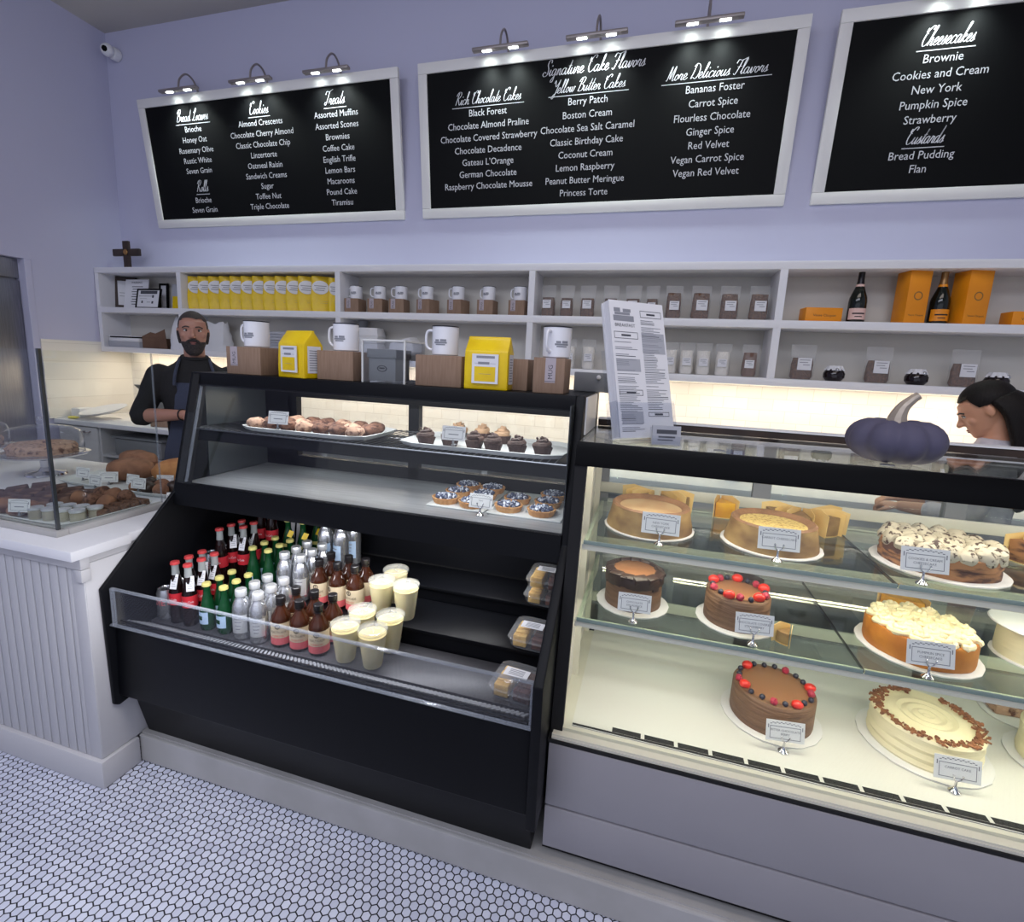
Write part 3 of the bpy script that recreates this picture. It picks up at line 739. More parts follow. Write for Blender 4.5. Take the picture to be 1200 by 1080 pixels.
b = nb(); box(b, L1+.005, R0-.005, 1.585, 1.595, 1.235, 1.278); box(b, L1+.005, R0-.005, 1.60, 1.95, 1.262, 1.268); obj('shelf_support', b, MT['black'], dc)
b = nb(); box(b, L1+.05, R0-.05, 1.645, 1.675, 1.474, 1.489); obj('upper_light', b, MT['tealed'], dc)
b = nb(); box(b, R1+.0005, R1+.006, 1.625, 1.90, 1.381, 1.503); obj('side_plate', b, MT['white'], dc)  # white plate added to make the end panel's upper outside pale

# ------------------------------------------------------------------ pastry case with cakes
GL, GR = -.205, 2.05
SL = .16
def gy(z, off=0): return 1.335+SL*(z-.535)+off
pc = thing('pastry_display_case', 'large lit pastry case with glass front, two glass shelves and grey base panels', 'display case', (0, 0, 0))
for z0, z1 in ((.301, .507), (.155, .296)):
    b = nb(); box(b, GL+.004, GR, 1.296, 1.32, z0, z1, bev=.003); obj('base_panel', b, MT['greypanel'], pc)
b = nb(); box(b, GL, GR, 1.325, 2.03, .1186, .515); box(b, GL, GR, 1.298, 1.33, .508, .519); obj('base', b, MT['blackmatte'], pc)
b = nb(); box(b, GL+.01, GR, 1.302, 1.345, .5192, .527); box(b, GL+.01, GR, 1.305, 1.312, .527, .533); box(b, GL+.01, GR, 1.338, 1.352, .527, .536); box(b, GL+.01, GL+.06, 1.345, 1.93, .5192, .536)
obj('sill', b, MT['creamrail'], pc)
b = nb(); box(b, GL+.06, GR, 1.352, 2.0, .5192, .535); box(b, GL+.06, GR, 1.354, 1.366, .535, .539, bev=.0015)
x = GL+.085
while x < GR-.1:
    box(b, x, x+.083, 1.370, 1.390, .5349, .5354, m=1); x += .0935
obj('deck', b, [MT['cream'], MT['dark']], pc)
b = nb(); quad(b, (GL+.03, gy(.527), .527), (GR, gy(.527), .527), (GR, gy(1.315), 1.315), (GL+.03, gy(1.315), 1.315)); obj('front_glass', b, MT['glass'], pc, smooth=False)
b = nb(); prism(b, [(gy(.515, -.002), .515), (gy(1.33, -.002), 1.33), (gy(1.33, .02), 1.33), (gy(.515, .02), .515)], 'x', GL+.001, GL+.036); obj('front_post', b, MT['blackmatte'], pc)
b = nb(); prism(b, [(1.452, 1.312), (1.468, 1.381), (1.485, 1.381), (1.478, 1.312)], 'x', GL, GR, bev=.002); obj('top_frame', b, MT['blackgloss'], pc)
b = nb(); box(b, GL+.002, GR, 1.486, 2.03, 1.370, 1.377); obj('top_glass', b, MT['glass'], pc)
b = nb(); box(b, GL+.002, GR, 2.03, 2.06, 1.372, 1.397, m=0); box(b, GL+.002, GR, 2.025, 2.085, 1.3971, 1.402, m=1); obj('rear_rail', b, [MT['wood_dark'], MT['white']], pc)
b = nb(); box(b, GL+.04, GR, 1.545, 1.60, 1.344, 1.356); obj('light_bar', b, MT['led'], pc)
b = nb(); prism(b, [(gy(.54, .04), .5365), (gy(1.305, .04), 1.305), (gy(1.305, .04), 1.365), (2.0, 1.365), (2.0, .5365)], 'x', GL+.002, GL+.02); obj('end_wall', b, MT['cream'], pc)
for y in (1.62, 1.93):
    b = nb(); box(b, GL+.02, GL+.04, y-.012, y+.012, .536, 1.36); obj('shelf_standard', b, MT['creamrail'], pc)
b = nb()
for x in (-.17, .42, 1.02, 1.62): box(b, x-.03, x+.03, 2.00, 2.03, .536, 1.37)
box(b, GL, GR, 2.00, 2.03, .536, .62); box(b, GL, GR, 2.0, 2.03, 1.335, 1.37); obj('rear_frame', b, MT['grey'], pc)
b = nb(); box(b, GL, GR, 2.01, 2.015, .62, 1.335); obj('rear_door_glass', b, glass('rear_door_glass', (.80, .84, .82, 1)), pc)
for z in (1.13, .90, .66):
    b = nb(); box(b, GL+.03, GR, 1.985, 1.999, z-.02, z+.02, bev=.003); obj('rear_rail_bar', b, MT['creamrail'], pc)
for z, seam, yb in ((1.09, .645, 1.975), (.86, .59, 1.975)):
    yf = gy(z, .015)
    for x0, x1 in ((GL+.045, seam-.002), (seam+.002, 1.42), (1.424, GR)):
        b = nb(); box(b, x0, x1, yf, yb, z-.010, z, m=0)
        g = obj('glass_shelf', b, MT['glassgreen'], pc)
        b = nb(); box(b, x0, x1, yf-.003, yf+.0005, z-.011, z+.001, bev=.001); obj('polished_edge', b, MT['glassedge'], g)
    b = nb(); box(b, GL+.04, GR, yf+.004, yf+.030, z-.030, z-.012, m=0); box(b, GL+.05, GR, yf+.010, yf+.026, z-.033, z-.0301, m=1); obj('shelf_light', b, [MT['creamrail'], MT['shelfled']], pc)
    b = nb(); box(b, seam-.001, seam+.001, yf+.001, yb, z-.009, z-.0005); obj('pane_seam', b, MT['dark'], pc)
    for x in (GL+.05,):
        b = nb(); prism(b, [(yf+.03, z-.012), (1.975, z-.012), (1.975, z-.075), (1.80, z-.05), (yf+.03, z-.028)], 'x', x-.004, x+.004); obj('bracket', b, MT['creamrail'], pc)
for x in (.2, .62, 1.05):
    b = nb(); prism(b, [(x+.017*math.cos(a*PI/8), 1.55+.022*math.sin(a*PI/8)) for a in range(9)], 'z', 1.377, 1.379); obj('glass_clip', b, MT['grey'], pc)

# ------------------------------------------------------------------ name-card holder (chrome clip with white card)
def card(x, y, z, label, lines=(), w=.108, h=.062, stem=.045, tilt=-.22, rz=0.0, grp='name cards in the pastry case', cat='name card', kind='name_card', clip=True):
    t = thing(kind, label, cat, (x, y, z+.0008), rz, grp)
    M = T(0, -.002, stem-.012) @ RX(tilt)
    b = nb(); box(b, -w/2, w/2, 0, .0012, 0, h, M=M)
    fx = w*.40
    for (a0, a1, c0, c1) in ((-fx, fx, h*.12, h*.145), (-fx, fx, h*.70, h*.725), (-fx, -fx+.0015, h*.12, h*.72), (fx-.0015, fx, h*.12, h*.72)): rect(b, a0, a1, c0, c1, -.0004, 1, M)
    n = 15
    for i in range(n):
        u = -fx+2*fx*(i+.5)/n; zz = h*.80+(.0025 if i % 2 else 0)*(w/.108)+h*.06*math.sin(PI*(i+.5)/n)
        rect(b, u-w*.024, u+w*.024, zz, zz+h*.035, -.0004, 1, M)
    for s in (-1, 1): rect(b, s*w*.44-.0012, s*w*.44+.0012, h*.6, h*.78, -.0004, 1, M)
    for i, s in enumerate(lines):
        text(b, s, .0088*w/.108, M @ T(0, -.0005, h*.48-i*.0105*w/.108) @ RX(PI/2), m=1)
    if not lines:
        rect(b, -w*.22, w*.22, h*.38, h*.44, -.0004, 1, M)
    obj('card', b, [MT['card'], MT['cardink']], t, smooth=False)
    if clip:
        b = nb(); lathe(b, [(.0, 0), (.0135, 0), (.014, .003), (.010, .007), (.005, .012), (.0032, .018), (.003, stem-.012), (0, stem-.010)], 14)
        tube(b, smooth_path([(-.011, -.004, stem+.004), (-.008, -.003, stem-.006), (0, -.001, stem-.012), (.008, -.003, stem-.006), (.011, -.004, stem+.004)], 4), .0016, 6)
        ball(b, (-.011, -.004, stem+.005), .003, 1); ball(b, (.011, -.004, stem+.005), .003, 1)
        obj('clip_stand', b, MT['chrome'], t)
    else:
        b = nb(); box(b, -.006, .006, -.004, .02, 0, .003); box(b, -.003, .003, -.003, .003, 0, stem-.010); obj('stand', b, MT['grey'], t)
    return t

# ------------------------------------------------------------------ cakes
def cake_board(t, r):
    b = nb(); lathe(b, [(0, 0), (r, 0), (r+.002, .002), (r+.002, .005), (r-.006, .006), (0, .006)], 40, wob=lambda a, z: 1+.008*math.cos(24*a)); obj('cake_board', b, MT['cakeboard'], t)
def cake_t(label, x, y, z, r, rz=0.0):
    t = thing('cake', label, 'cake', (x, y, z+.0005), rz); cake_board(t, r); return t

def cheesecake(x, y, z, label, top, rb=.142, r=.125, rim=.012, h=.072):
    t = cake_t(label, x, y, z, rb)
    b = nb(); lathe(b, [(0, .006), (r+.008, .006), (r+.006, .02), (r-.001, h*.6), (r-.006, h), (r-.012, h+.004), (r-.022, h-.002), (r-.03, h-.008)], 44, cap=False, wob=lambda a, zz: 1+.01*math.sin(3*a+zz*20))
    obj('cake_body', b, MT['cheesecake'], t)
    b = nb(); lathe(b, [(r-.030, h-.008), (r-.06, h-.009), (0, h-.008)], 40, cap=False, wob=lambda a, zz: 1+.01*math.sin(3*a+zz*20)); obj('cake_top', b, top, t)
    b = nb(); lathe(b, [(r-.0055, h-.0005), (r-.012, h+.0055), (r-.022, h-.001), (r-.031, h-.0075)], 44, cap=False, wob=lambda a, zz: 1+.01*math.sin(3*a+zz*20)); obj('baked_rim', b, MT['tinted'], t)
    return t
cheesecake(.024, 1.650, 1.09, 'smooth plain cheesecake at the left end of the top shelf', MT['cheesetop'], rb=.140, r=.128, h=.078)
cheesecake(.385, 1.638, 1.09, 'cheesecake with crumb-dusted sunken top on the top shelf, above the berry cake', MT['crumb'], rb=.140, r=.124, h=.076)

# cookies and cream cheesecake
t = cake_t('layered cheesecake covered in cookie-crumb cream on the top shelf', .815, 1.640, 1.09, .155)
b = nb(); lathe(b, [(0, .006), (.135, .006), (.137, .02), (.134, .032), (.138, .036), (.134, .062), (0, .064)], 44, wob=lambda a, z: 1+.012*math.sin(7*a+z*90)); obj('cake_body', b, MT['layer'], t)
b = nb()
for ring, n, rr in ((.118, 16, .026), (.078, 11, .028), (.035, 6, .028)):
    for i in range(n):
        a = 2*PI*(i+R.random()*.3)/n; ball(b, (ring*math.cos(a), ring*math.sin(a), .066), (rr, rr, .022+R.random()*.008), 2, amp=.25, fr=45)
obj('cookie_cream', b, MT['creamgrey'], t)

# chocolate ganache cake
t = cake_t('small chocolate cake with a collar of dark chocolate shards on the middle shelf', -.005, 1.565, .86, .110)
b = nb(); lathe(b, [(0, .006), (.086, .006), (.087, .012), (.086, .10), (.083, .113), (.06, .115), (0, .115)], 44, wob=lambda a, z: 1+.006*math.sin(4*a+z*160)); obj('cake_body', b, MT['mousse'], t)
b = nb()
for i in range(13):
    a = 2*PI*i/13+.1; M = RZ(a) @ T(.078, 0, .116) @ RY(.25+.3*R.random()) @ RZ(R.random()*.3)
    box(b, -.012, .014, -.019, .021, -.016, .004, bev=.003, M=M)
for i in range(26):
    a = 2*PI*i/26; M = RZ(a) @ T(.0875, 0, .085+.012*R.random()); box(b, -.0015, .0025, -.0125, .0125, -.012, .022, bev=.001, M=M)
obj('chocolate_shards', b, MT['ganache'], t)
b = nb(); lathe(b, [(.066, .116), (.03, .119), (0, .119)], 36, cap=False); obj('cake_top', b, MT['moussetop'], t)

def berry(b, kind, x, y, z):
    if kind == 's': ball(b, (x, y, z+.010), (.017, .014, .014), 2, amp=.12, fr=60, M=None)
    elif kind == 'r': ball(b, (x, y, z+.009), (.011, .011, .012), 2, amp=.2, fr=160)
    else: ball(b, (x, y, z+.007), .0085, 2, amp=.08, fr=90)
BM = {'s': 'strawberry', 'r': 'raspberry', 'b': 'berrydark'}
BN = {'s': 'strawberry', 'r': 'raspberry', 'b': 'blueberry'}
def berry_cake(x, y, z, label, rb, r, h, seq, a0):
    t = cake_t(label, x, y, z, rb)
    b = nb(); lathe(b, [(0, .006), (r, .006), (r+.001, .012), (r, h-.006), (r-.004, h), (0, h)], 48, wob=lambda a, zz: 1+.004*math.sin(5*a+zz*150)); obj('cake_body', b, MT['mousse'], t)
    b = nb(); lathe(b, [(r-.02, h+.0006), (r-.04, h+.002), (0, h+.002)], 40, cap=False); obj('cake_top', b, MT['moussetop'], t)
    n = len(seq)
    for i, k in enumerate(seq):
        a = a0+2*PI*i/n; q = r-.014-(.004 if i % 2 else 0)
        b = nb(); berry(b, k, q*math.cos(a), q*math.sin(a), h); obj(BN[k], b, MT[BM[k]], t)
    return t
berry_cake(.300, 1.560, .86, 'chocolate cake ringed with strawberries and berries on the middle shelf', .110, .090, .098, 'srbsbrsbrbsrbsrb', .3)
berry_cake(.448, 1.615, .535, 'chocolate cake ringed with berries on the bottom deck', .142, .118, .105, 'sbbrbbbsbbrsbbrbsbbr', .1)

# pumpkin cheesecake with piped cream
t = cake_t('orange pumpkin cheesecake topped with piped cream rosettes on the middle shelf', .775, 1.575, .86, .142)
b = nb(); lathe(b, [(0, .006), (.126, .006), (.128, .014), (.126, .066), (.122, .072), (.112, .071), (0, .068)], 44, wob=lambda a, z: 1+.01*math.sin(6*a+z*50)); obj('cake_body', b, MT['orangecake'], t)
def rosette(M, r=.024, h=.020):
    b = nb()
    def P(u): 
        a = u*2*PI*2.1; q = r*(1-u*.86); return (q*math.cos(a), q*math.sin(a), .004+h*u)
    tube(b, [P(i/34) for i in range(35)], .008, 8, M=M, rad=[.0095*(1-.45*i/34)*(1+.22*math.sin(i*2.2)) for i in range(35)])
    return b
for ring, n, a0 in ((.098, 13, 0), (.054, 7, .3), (.012, 1, 0)):
    for i in range(n):
        a = a0+2*PI*i/n
        obj('cream_rosette', rosette(T(ring*math.cos(a), ring*math.sin(a), .068) @ RZ(a*2)), MT['cream2'], t)

# carrot cake
t = cake_t('round cream-frosted cake with a ring of chopped nuts on the bottom deck', .862, 1.630, .535, .160)
b = nb(); r = .134; h = .098
lathe(b, [(0, .006), (r, .006), (r+.002, .012), (r-.003, .024), (r+.002, .036), (r-.003, .05), (r+.001, .062), (r-.003, .076), (r+.001, h-.008), (r-.003, h), (r-.03, h-.003), (.082, h-.001), (.072, h+.003), (.06, h-.002), (.047, h+.003), (.034, h-.002), (.02, h+.003), (.01, h-.001), (0, h+.003)], 52, wob=lambda a, z: 1+.004*math.sin(3*a+z*120)); obj('cake_body', b, MT['buttercream'], t)
b = nb(); rr = random.Random(3)
for i in range(420):
    a = 2*PI*rr.random(); 
    if .9 < a < 1.5: continue
    q = r-.012+rr.gauss(0, .007); M = T(q*math.cos(a), q*math.sin(a), h+.002) @ RZ(rr.random()*6) @ RX(rr.random()*2)
    s = .0016+.0018*rr.random(); box(b, -s*1.6, s*1.6, -s, s, -s*.7, s*.9, M=M)
o = obj('chopped_nuts', b, MT['pecan'], t); o['kind'] = 'stuff'
# cakes cut by the right edge of the view
t = cake_t('pale yellow frosted cake at the far right of the bottom deck', 1.245, 1.665, .535, .145)
b = nb(); lathe(b, [(0, .006), (.12, .006), (.122, .02), (.118, .06), (.121, .10), (.115, .11), (0, .112)], 44, wob=lambda a, z: 1+.006*math.sin(4*a+z*90)); obj('cake_body', b, MT['buttercream'], t)
b = nb(); ball(b, (-.09, .0, .115), .016, 2, amp=.2, fr=60); obj('mint_garnish', b, mat('pale_mint', rgb(168, 206, 190), .6), t)
t = cake_t('tall plain cream cake under a flat round board at the right of the middle shelf', 1.08, 1.63, .86, .095)
b = nb(); lathe(b, [(0, .006), (.088, .006), (.09, .02), (.088, .092), (0, .093)], 44); obj('cake_body', b, MT['buttercream'], t)
b = nb(); lathe(b, [(0, .0935), (.110, .0935), (.112, .096), (.110, .099), (0, .099)], 44); obj('covering_board', b, MT['cakeboard'], t)

# cut slices wrapped in parchment, back row
def slice_thing(x, y, z, rz, label, body, parch=True, r=.10, h=.06, ang=.55, grp=None):
    t = thing('cake_slice', label, 'cake slice', (x, y, z+.001), rz, grp)
    pts = [(0, 0)]+[(r*math.cos(-ang/2+ang*i/5), r*math.sin(-ang/2+ang*i/5)) for i in range(6)]
    b = nb(); prism(b, pts, 'z', .003, h, bev=.002); obj('cake_wedge', b, body, t)
    if parch:
        b = nb(); q = r+.01
        for s in (-1, 1):
            a = s*ang/2; M = RZ(a)
            prism(b, [(-.004, 0), (q, 0), (q+.004, h+.012), (q*.6, h+.022), (-.002, h+.008)], 'y', s*.003, s*.0045, M=M)
        prism(b, pts, 'z', 0, .002)
        obj('parchment', b, MT['parchment'], t)
    return t
for i in range(7):
    a = -2.9+i*.80
    slice_thing(.05+.035*math.cos(a), 1.893+.015*math.sin(a)*.5, 1.0905, a, 'parchment-wrapped cheesecake slice behind the plain cheesecake, ' + ORD[i] + ' round its circle', MT['cheesecake'], r=.082, h=.062, ang=.6, grp='wrapped slices at the left of the top shelf') if i < 4 else None
for i in range(6):
    a = PI+.35+i*.93
    slice_thing(.53+.03*math.cos(a), 1.875+.012*math.sin(a), 1.0905, a, 'parchment-wrapped cheesecake slice behind the crumb-topped cheesecake, ' + ORD[i] + ' round its circle', MT['cheesecake'], r=.09, h=.062, ang=.7, grp='wrapped slices at the middle of the top shelf') if i < 4 else None
slice_thing(.275, 1.95, 1.09, -PI/2+.1, 'single bright yellow cake slice in parchment at the back of the top shelf', MT['yellowcake'], r=.085, h=.056, ang=.8)
t = slice_thing(1.20, 1.84, 1.09, -2.4, 'parchment-wrapped slice topped with cream and a blueberry at the right of the top shelf', MT['layer'], r=.15, h=.065, ang=.8)
b = nb()
for i in range(12): ball(b, (.06+.07*R.random(), (R.random()-.5)*.07, .068), .017, 2, amp=.3, fr=40)
obj('cream_topping', b, MT['cream2'], t)
b = nb(); ball(b, (.09, 0, .092), .013, 2); obj('blueberry', b, MT['berrydark'], t)
slice_thing(.86, 1.90, .86, -1.9, 'wrapped orange cake slice behind the piped-cream cheesecake', MT['yellowcake'], r=.13, h=.06, ang=.9)
slice_thing(.33, 1.83, .86, -1.3, 'dark chocolate slice behind the berry-ringed cake of the middle shelf', MT['ganache'], parch=False, r=.12, h=.075, ang=.9)
slice_thing(.436, 1.50, .86, -2.2, 'small wrapped brown slice beside the middle-shelf berry cake', MT['cheesecake'], r=.05, h=.035, ang=.7)
t = cake_t('flat brown bar cake on a paper plate at the back right of the bottom deck', 1.24, 1.90, .535, .09)
b = nb(); box(b, -.07, .05, -.03, .03, .007, .035, bev=.004); obj('cake_body', b, MT['muffinpale'], t)

card(.056, 1.487, 1.09, 'name card clipped before the plain cheesecake, reading New York', ('NEW YORK', 'CHEESECAKE'))
card(.372, 1.484, 1.09, 'name card clipped before the crumb-topped cheesecake', ('CARROT CHEESECAKE',), rz=.06)
card(.705, 1.462, 1.09, 'name card clipped before the cookie-crumb cheesecake', ('COOKIES & CREAM', 'CHEESECAKE'), rz=.05)
card(.003, 1.432, .86, 'name card clipped before the dark chocolate shard cake', ('CHOCOLATE', 'DECADENCE'), w=.095, h=.054, rz=.06)
card(.327, 1.425, .86, 'name card clipped before the middle-shelf berry cake', ('CHOCOLATE COVERED', 'STRAWBERRY'), w=.10, h=.056, rz=.1)
card(.735, 1.418, .86, 'name card clipped before the piped-cream pumpkin cheesecake', ('PUMPKIN SPICE', 'CHEESECAKE'), rz=.08)
card(.452, 1.455, .535, 'name card clipped before the berry cake of the bottom deck', ('BITTER CHOCOLATE', 'BERRY'), w=.104, h=.058, rz=.12)
card(.862, 1.452, .535, 'name card clipped before the nut-ringed cream cake', ('CARROT CAKE',), rz=.05)
# ------------------------------------------------------------------ things on the wall shelf
GB = 'yellow coffee bags on the wall shelf'
def coffee_bag(w=.15, h=.30, d=.085, big=True):
    t = thing('coffee_bag', 'yellow coffee bag', 'coffee bag')
    b = nb(); rings = []
    for k in range(9):
        u = k/8; z = h*u
        ww = w/2*(.93+.07*math.sin(PI*min(1, u*1.4))) * (1-.03*u); dd = d/2*(1-.80*max(0, (u-.55)/.45)) if u > .55 else d/2
        row = []
        for i in range(16):
            a = 2*PI*i/16; c, s = math.cos(a), math.sin(a)
            p = 4.5; q = (abs(c)**p+abs(s)**p)**(-1/p)
            row.append((ww*c*q, dd*s*q+.006*math.sin(u*7+i), z))
        rings.append(row)
    loft(b, rings); obj('bag', b, MT['yellow'], t)
    return t
# flat-faced label as its own part
def bag_label(t, w, h, d, round_=True):
    b = nb(); y = -d/2-.010
    if round_:
        prism(b, [(.42*w*math.cos(2*PI*i/24), h*.68+.34*w*math.sin(2*PI*i/24)) for i in range(24)], 'y', y, y+.004)
        for k, (x0, x1) in enumerate(((-.3, .3), (-.22, .24), (-.28, .2))): rect(b, x0*w, x1*w, h*.71-k*.016, h*.71-k*.016+.006, y-.0004, 1)
        rect(b, -.06*w, .36*w, h*.30, h*.305, y+.002, 1); rect(b, -.02*w, .36*w, h*.25, h*.255, y+.002, 1)
    else:
        box(b, -.30*w, .30*w, y, y+.004, h*.12, h*.68)
        rect(b, -.24*w, .24*w, h*.16, h*.44, y-.0004, 2); rect(b, -.24*w, .24*w, h*.50, h*.505, y-.0004, 1)
        for k, (x0, x1) in enumerate(((-.2, .22), (-.16, .1))): rect(b, x0*w, x1*w, h*.60-k*.02, h*.60-k*.02+.008, y-.0004, 1)
        rect(b, -.14*w, .14*w, h*.30, h*.305, y-.0008, 1)
    return obj('label', b, [MT['paper'], MT['inklight'], MT['yellow']], t, smooth=False)
proto = coffee_bag(.15, .272, .040); bag_label(proto, .15, .272, .036)
BX = [-3.80, -3.692, -3.584, -3.472, -3.362, -3.25, -3.14, -3.03, -2.92, -2.81, -2.70, -2.575, -2.455]
for i, x in enumerate(BX):
    lb = 'yellow coffee bag on the upper wall shelf, ' + ORD[i] + ' of the row from the cross end'
    y = 3.49; rz = (.55, .58, .56, .55, .57, .56, .58, .56, .57, .56, .55, .52, .6)[i]
    if i == 0: proto.location = (x, y, SM+.0005); proto.rotation_euler = (0, 0, rz); proto['label'] = lb; proto['group'] = GB
    else:
        c = dup(proto, (x, y, SM+.0005), rz, lb, GB)
        if i == 12: c.scale = (.6, 1.0, .96)

# mugs and their boxes
def mug(r=.046, h=.094, handle=PI, logo=True):
    t = thing('enamel_mug', 'white enamel mug', 'mug')
    b = nb(); lathe(b, [(0, 0), (r-.003, 0), (r, .003), (r, h), (r-.003, h), (r-.003, .005), (0, .005)], 28); obj('cup', b, MT['mug'], t)
    b = nb(); lathe(b, [(r-.002, h+.0005), (r+.0012, h-.0015), (r+.0012, h+.002), (r-.003, h+.0022), (r-.004, h), (r-.002, h+.0005)], 28, cap=False); obj('rim', b, MT['black_rim'], t)
    b = nb(); M = RZ(handle); tube(b, smooth_path([(r-.004, 0, h*.84), (r+.016, 0, h*.86), (r+.027, 0, h*.74), (r+.027, 0, h*.36), (r+.014, 0, h*.20), (r-.004, 0, h*.20)], 5), .0048, 8, M=M); obj('handle', b, MT['mug'], t)
    if logo:
        b = nb()
        for (x0, x1, z0, z1) in ((-.024, .024, .40, .46), (-.02, -.004, .47, .54), (0, .022, .47, .55), (-.018, .018, .34, .385)):
            n = 6
            for k in range(n):
                a0 = (x0+(x1-x0)*k/n)/r; a1 = (x0+(x1-x0)*(k+1)/n)/r; q = r+.0006
                quad(b, (q*math.sin(a0), -q*math.cos(a0), z0*h), (q*math.sin(a1), -q*math.cos(a1), z0*h), (q*math.sin(a1), -q*math.cos(a1), z1*h), (q*math.sin(a0), -q*math.cos(a0), z1*h))
        obj('logo', b, MT['inklight'], t, smooth=False)
    return t
def mug_box(w, d, h, lab=True, labx=0.0, labw=.035, word='MUG', full=False):
    t = thing('mug_box', 'cardboard mug box', 'box')
    b = nb(); box(b, -w/2, w/2, 0, d, 0, h, bev=.0015); obj('carton', b, MT['kraft'], t)
    if lab:
        b = nb(); y = -.0006
        rect(b, labx-labw/2, labx+labw/2, h*.30, h, y, 0); rect(b, labx-labw/2, labx+labw/2, h*.33, h*.345, y-.0003, 1)
        quad(b, (labx-labw/2, y, h+.0006), (labx+labw/2, y, h+.0006), (labx+labw/2, d*.4, h+.0006), (labx-labw/2, d*.4, h+.0006))
        text(b, word, labw*.62, T(labx+labw*.22, y-.0004, h*.60) @ RX(PI/2) @ RZ(PI/2), m=1); obj('label', b, [MT['tape'], MT['ink']], t, smooth=False)
    return t
pm, pb = mug(.0455, .094), mug_box(.118, .12, .104, labx=-.025)
GM, GX = 'mugs on the wall shelf', 'mug boxes on the wall shelf'
pos = [(-2.27, .05), (-2.07, .12), (-1.89, .1), (-1.675, -.25), (-1.43, -.2), (-1.195, .0), (-.965, -.05)]
for i, (x, rz) in enumerate(pos):
    lb = ORD[i] + ' cardboard mug box from the left on the upper wall shelf'; lm = 'white mug standing on the ' + ORD[i] + ' mug box from the left of the upper wall shelf'
    if i == 0:
        pb.location = (x, 3.44, SM+.0005); pb.rotation_euler[2] = rz; pb['label'] = lb; pb['group'] = GX
        pm.location = (x, 3.51, SM+.106); pm['label'] = lm; pm['group'] = GM
    else: dup(pb, (x, 3.44, SM+.0005), rz, lb, GX); dup(pm, (x+.005, 3.51, SM+.106), R.uniform(-.3, .3), lm, GM)

# framed papers in the left bay
def framed(name, label, cat, x, y, z, w, h, fm, lines, lean=.10, rz=0, fw=.012, paper='paper', title=None):
    t = thing(name, label, cat, (x, y, z+.001), rz); M = RX(-lean)
    b = nb()
    if fm:
        box(b, -w/2, w/2, 0, .012, 0, fw, M=M); box(b, -w/2, w/2, 0, .012, h-fw, h, M=M); box(b, -w/2, -w/2+fw, 0, .012, fw, h-fw, M=M); box(b, w/2-fw, w/2, 0, .012, fw, h-fw, M=M)
        obj('frame', b, fm, t); b = nb()
    q = fw if fm else 0
    box(b, -w/2+q, w/2-q, .004, .009, q, h-q, M=M)
    for (x0, x1, z0, z1) in lines: rect(b, x0*w/2, x1*w/2, z0*h, z1*h, .0034, 1, M)
    if title: text(b, title, h*.10, M @ T(0, .0033, h*.86) @ RX(PI/2), m=1)
    obj('sheet', b, [MT[paper], MT['ink']], t, smooth=False); return t
framed('framed_picture', 'tall dark wooden frame leaning at the left end of the upper wall shelf', 'picture frame', -4.715, 3.56, SM, .19, .285, MT['wood_dark'], [(-.5, .5, .4, .41), (-.5, .3, .5, .51)], fw=.035, lean=.06, rz=.55)
framed('notice_sheet', 'white printed warning notice leaning on the shelf behind the black certificate frame', 'notice', -4.535, 3.50, SM, .27, .262, None, [(-.4+.06*(k % 2), .55-.1*(k % 3), .74-.085*k, .765-.085*k) for k in range(8)], title='WARNING', lean=.16)
framed('framed_certificate', 'small black framed certificate standing in front of the white notice', 'certificate', -4.355, 3.47, SM, .275, .178, MT['blackgloss'], [(-.7, .7, .74, .90), (-.8, .5, .62, .64), (.3, .45, .55, .68), (-.55, -.42, .28, .4), (.3, .45, .26, .38), (-.1, .2, .32, .34), (-.7, -.1, .5, .51)], fw=.014, lean=.2)
framed('framed_plaque', 'little black plaque peeking out above the certificate frame', 'plaque', -4.315, 3.60, SM, .10, .235, MT['blackgloss'], [], fw=.018, lean=.04)
t = framed('document_holder', 'clear upright holder with a yellow and grey leaflet near the bay divider', 'document holder', -4.10, 3.56, SM, .16, .225, None, [], lean=.08, paper='greypaper')
b = nb(); rect(b, -.07, .05, .01, .12, -.001, 0, T(0, .003, 0) @ RX(-.08)); obj('leaflet', b, MT['yellow'], t, smooth=False)
t = thing('award_plate', 'small blue and white round plate on edge beside the divider', 'plate', (-3.97, 3.50, SM+.001))
b = nb(); lathe(b, [(0, 0), (.05, 0), (.056, .005), (.05, .01), (0, .01)], 24, M=T(0, 0, .055) @ RX(-1.35)); b2 = obj('plate_disc', b, MT['paper'], t)
b = nb(); lathe(b, [(.032, .0105), (.036, .0115), (.040, .0105)], 24, cap=False, M=T(0, 0, .055) @ RX(PI/2+.22) @ T(0, 0, -.001)); obj('rim_band', b, mat('blue_band', rgb(70, 84, 120), .5), t)
# cross
t = thing('wall_cross', 'dark wooden cross standing on the left end of the wall shelf', 'cross', (-4.60, 3.52, ST+.0005))
b = nb(); box(b, -.033, .033, -.012, .012, 0, .245, bev=.004); box(b, -.155, .155, -.012, .012, .118, .178, bev=.004); obj('cross_beams', b, MT['wood_dark'], t)
b = nb(); lathe(b, [(0, 0), (.025, 0), (.02, .006), (0, .008)], 18, M=T(0, -.0125, .15) @ RX(PI/2)); obj('medallion', b, MT['foil_gold'], t)
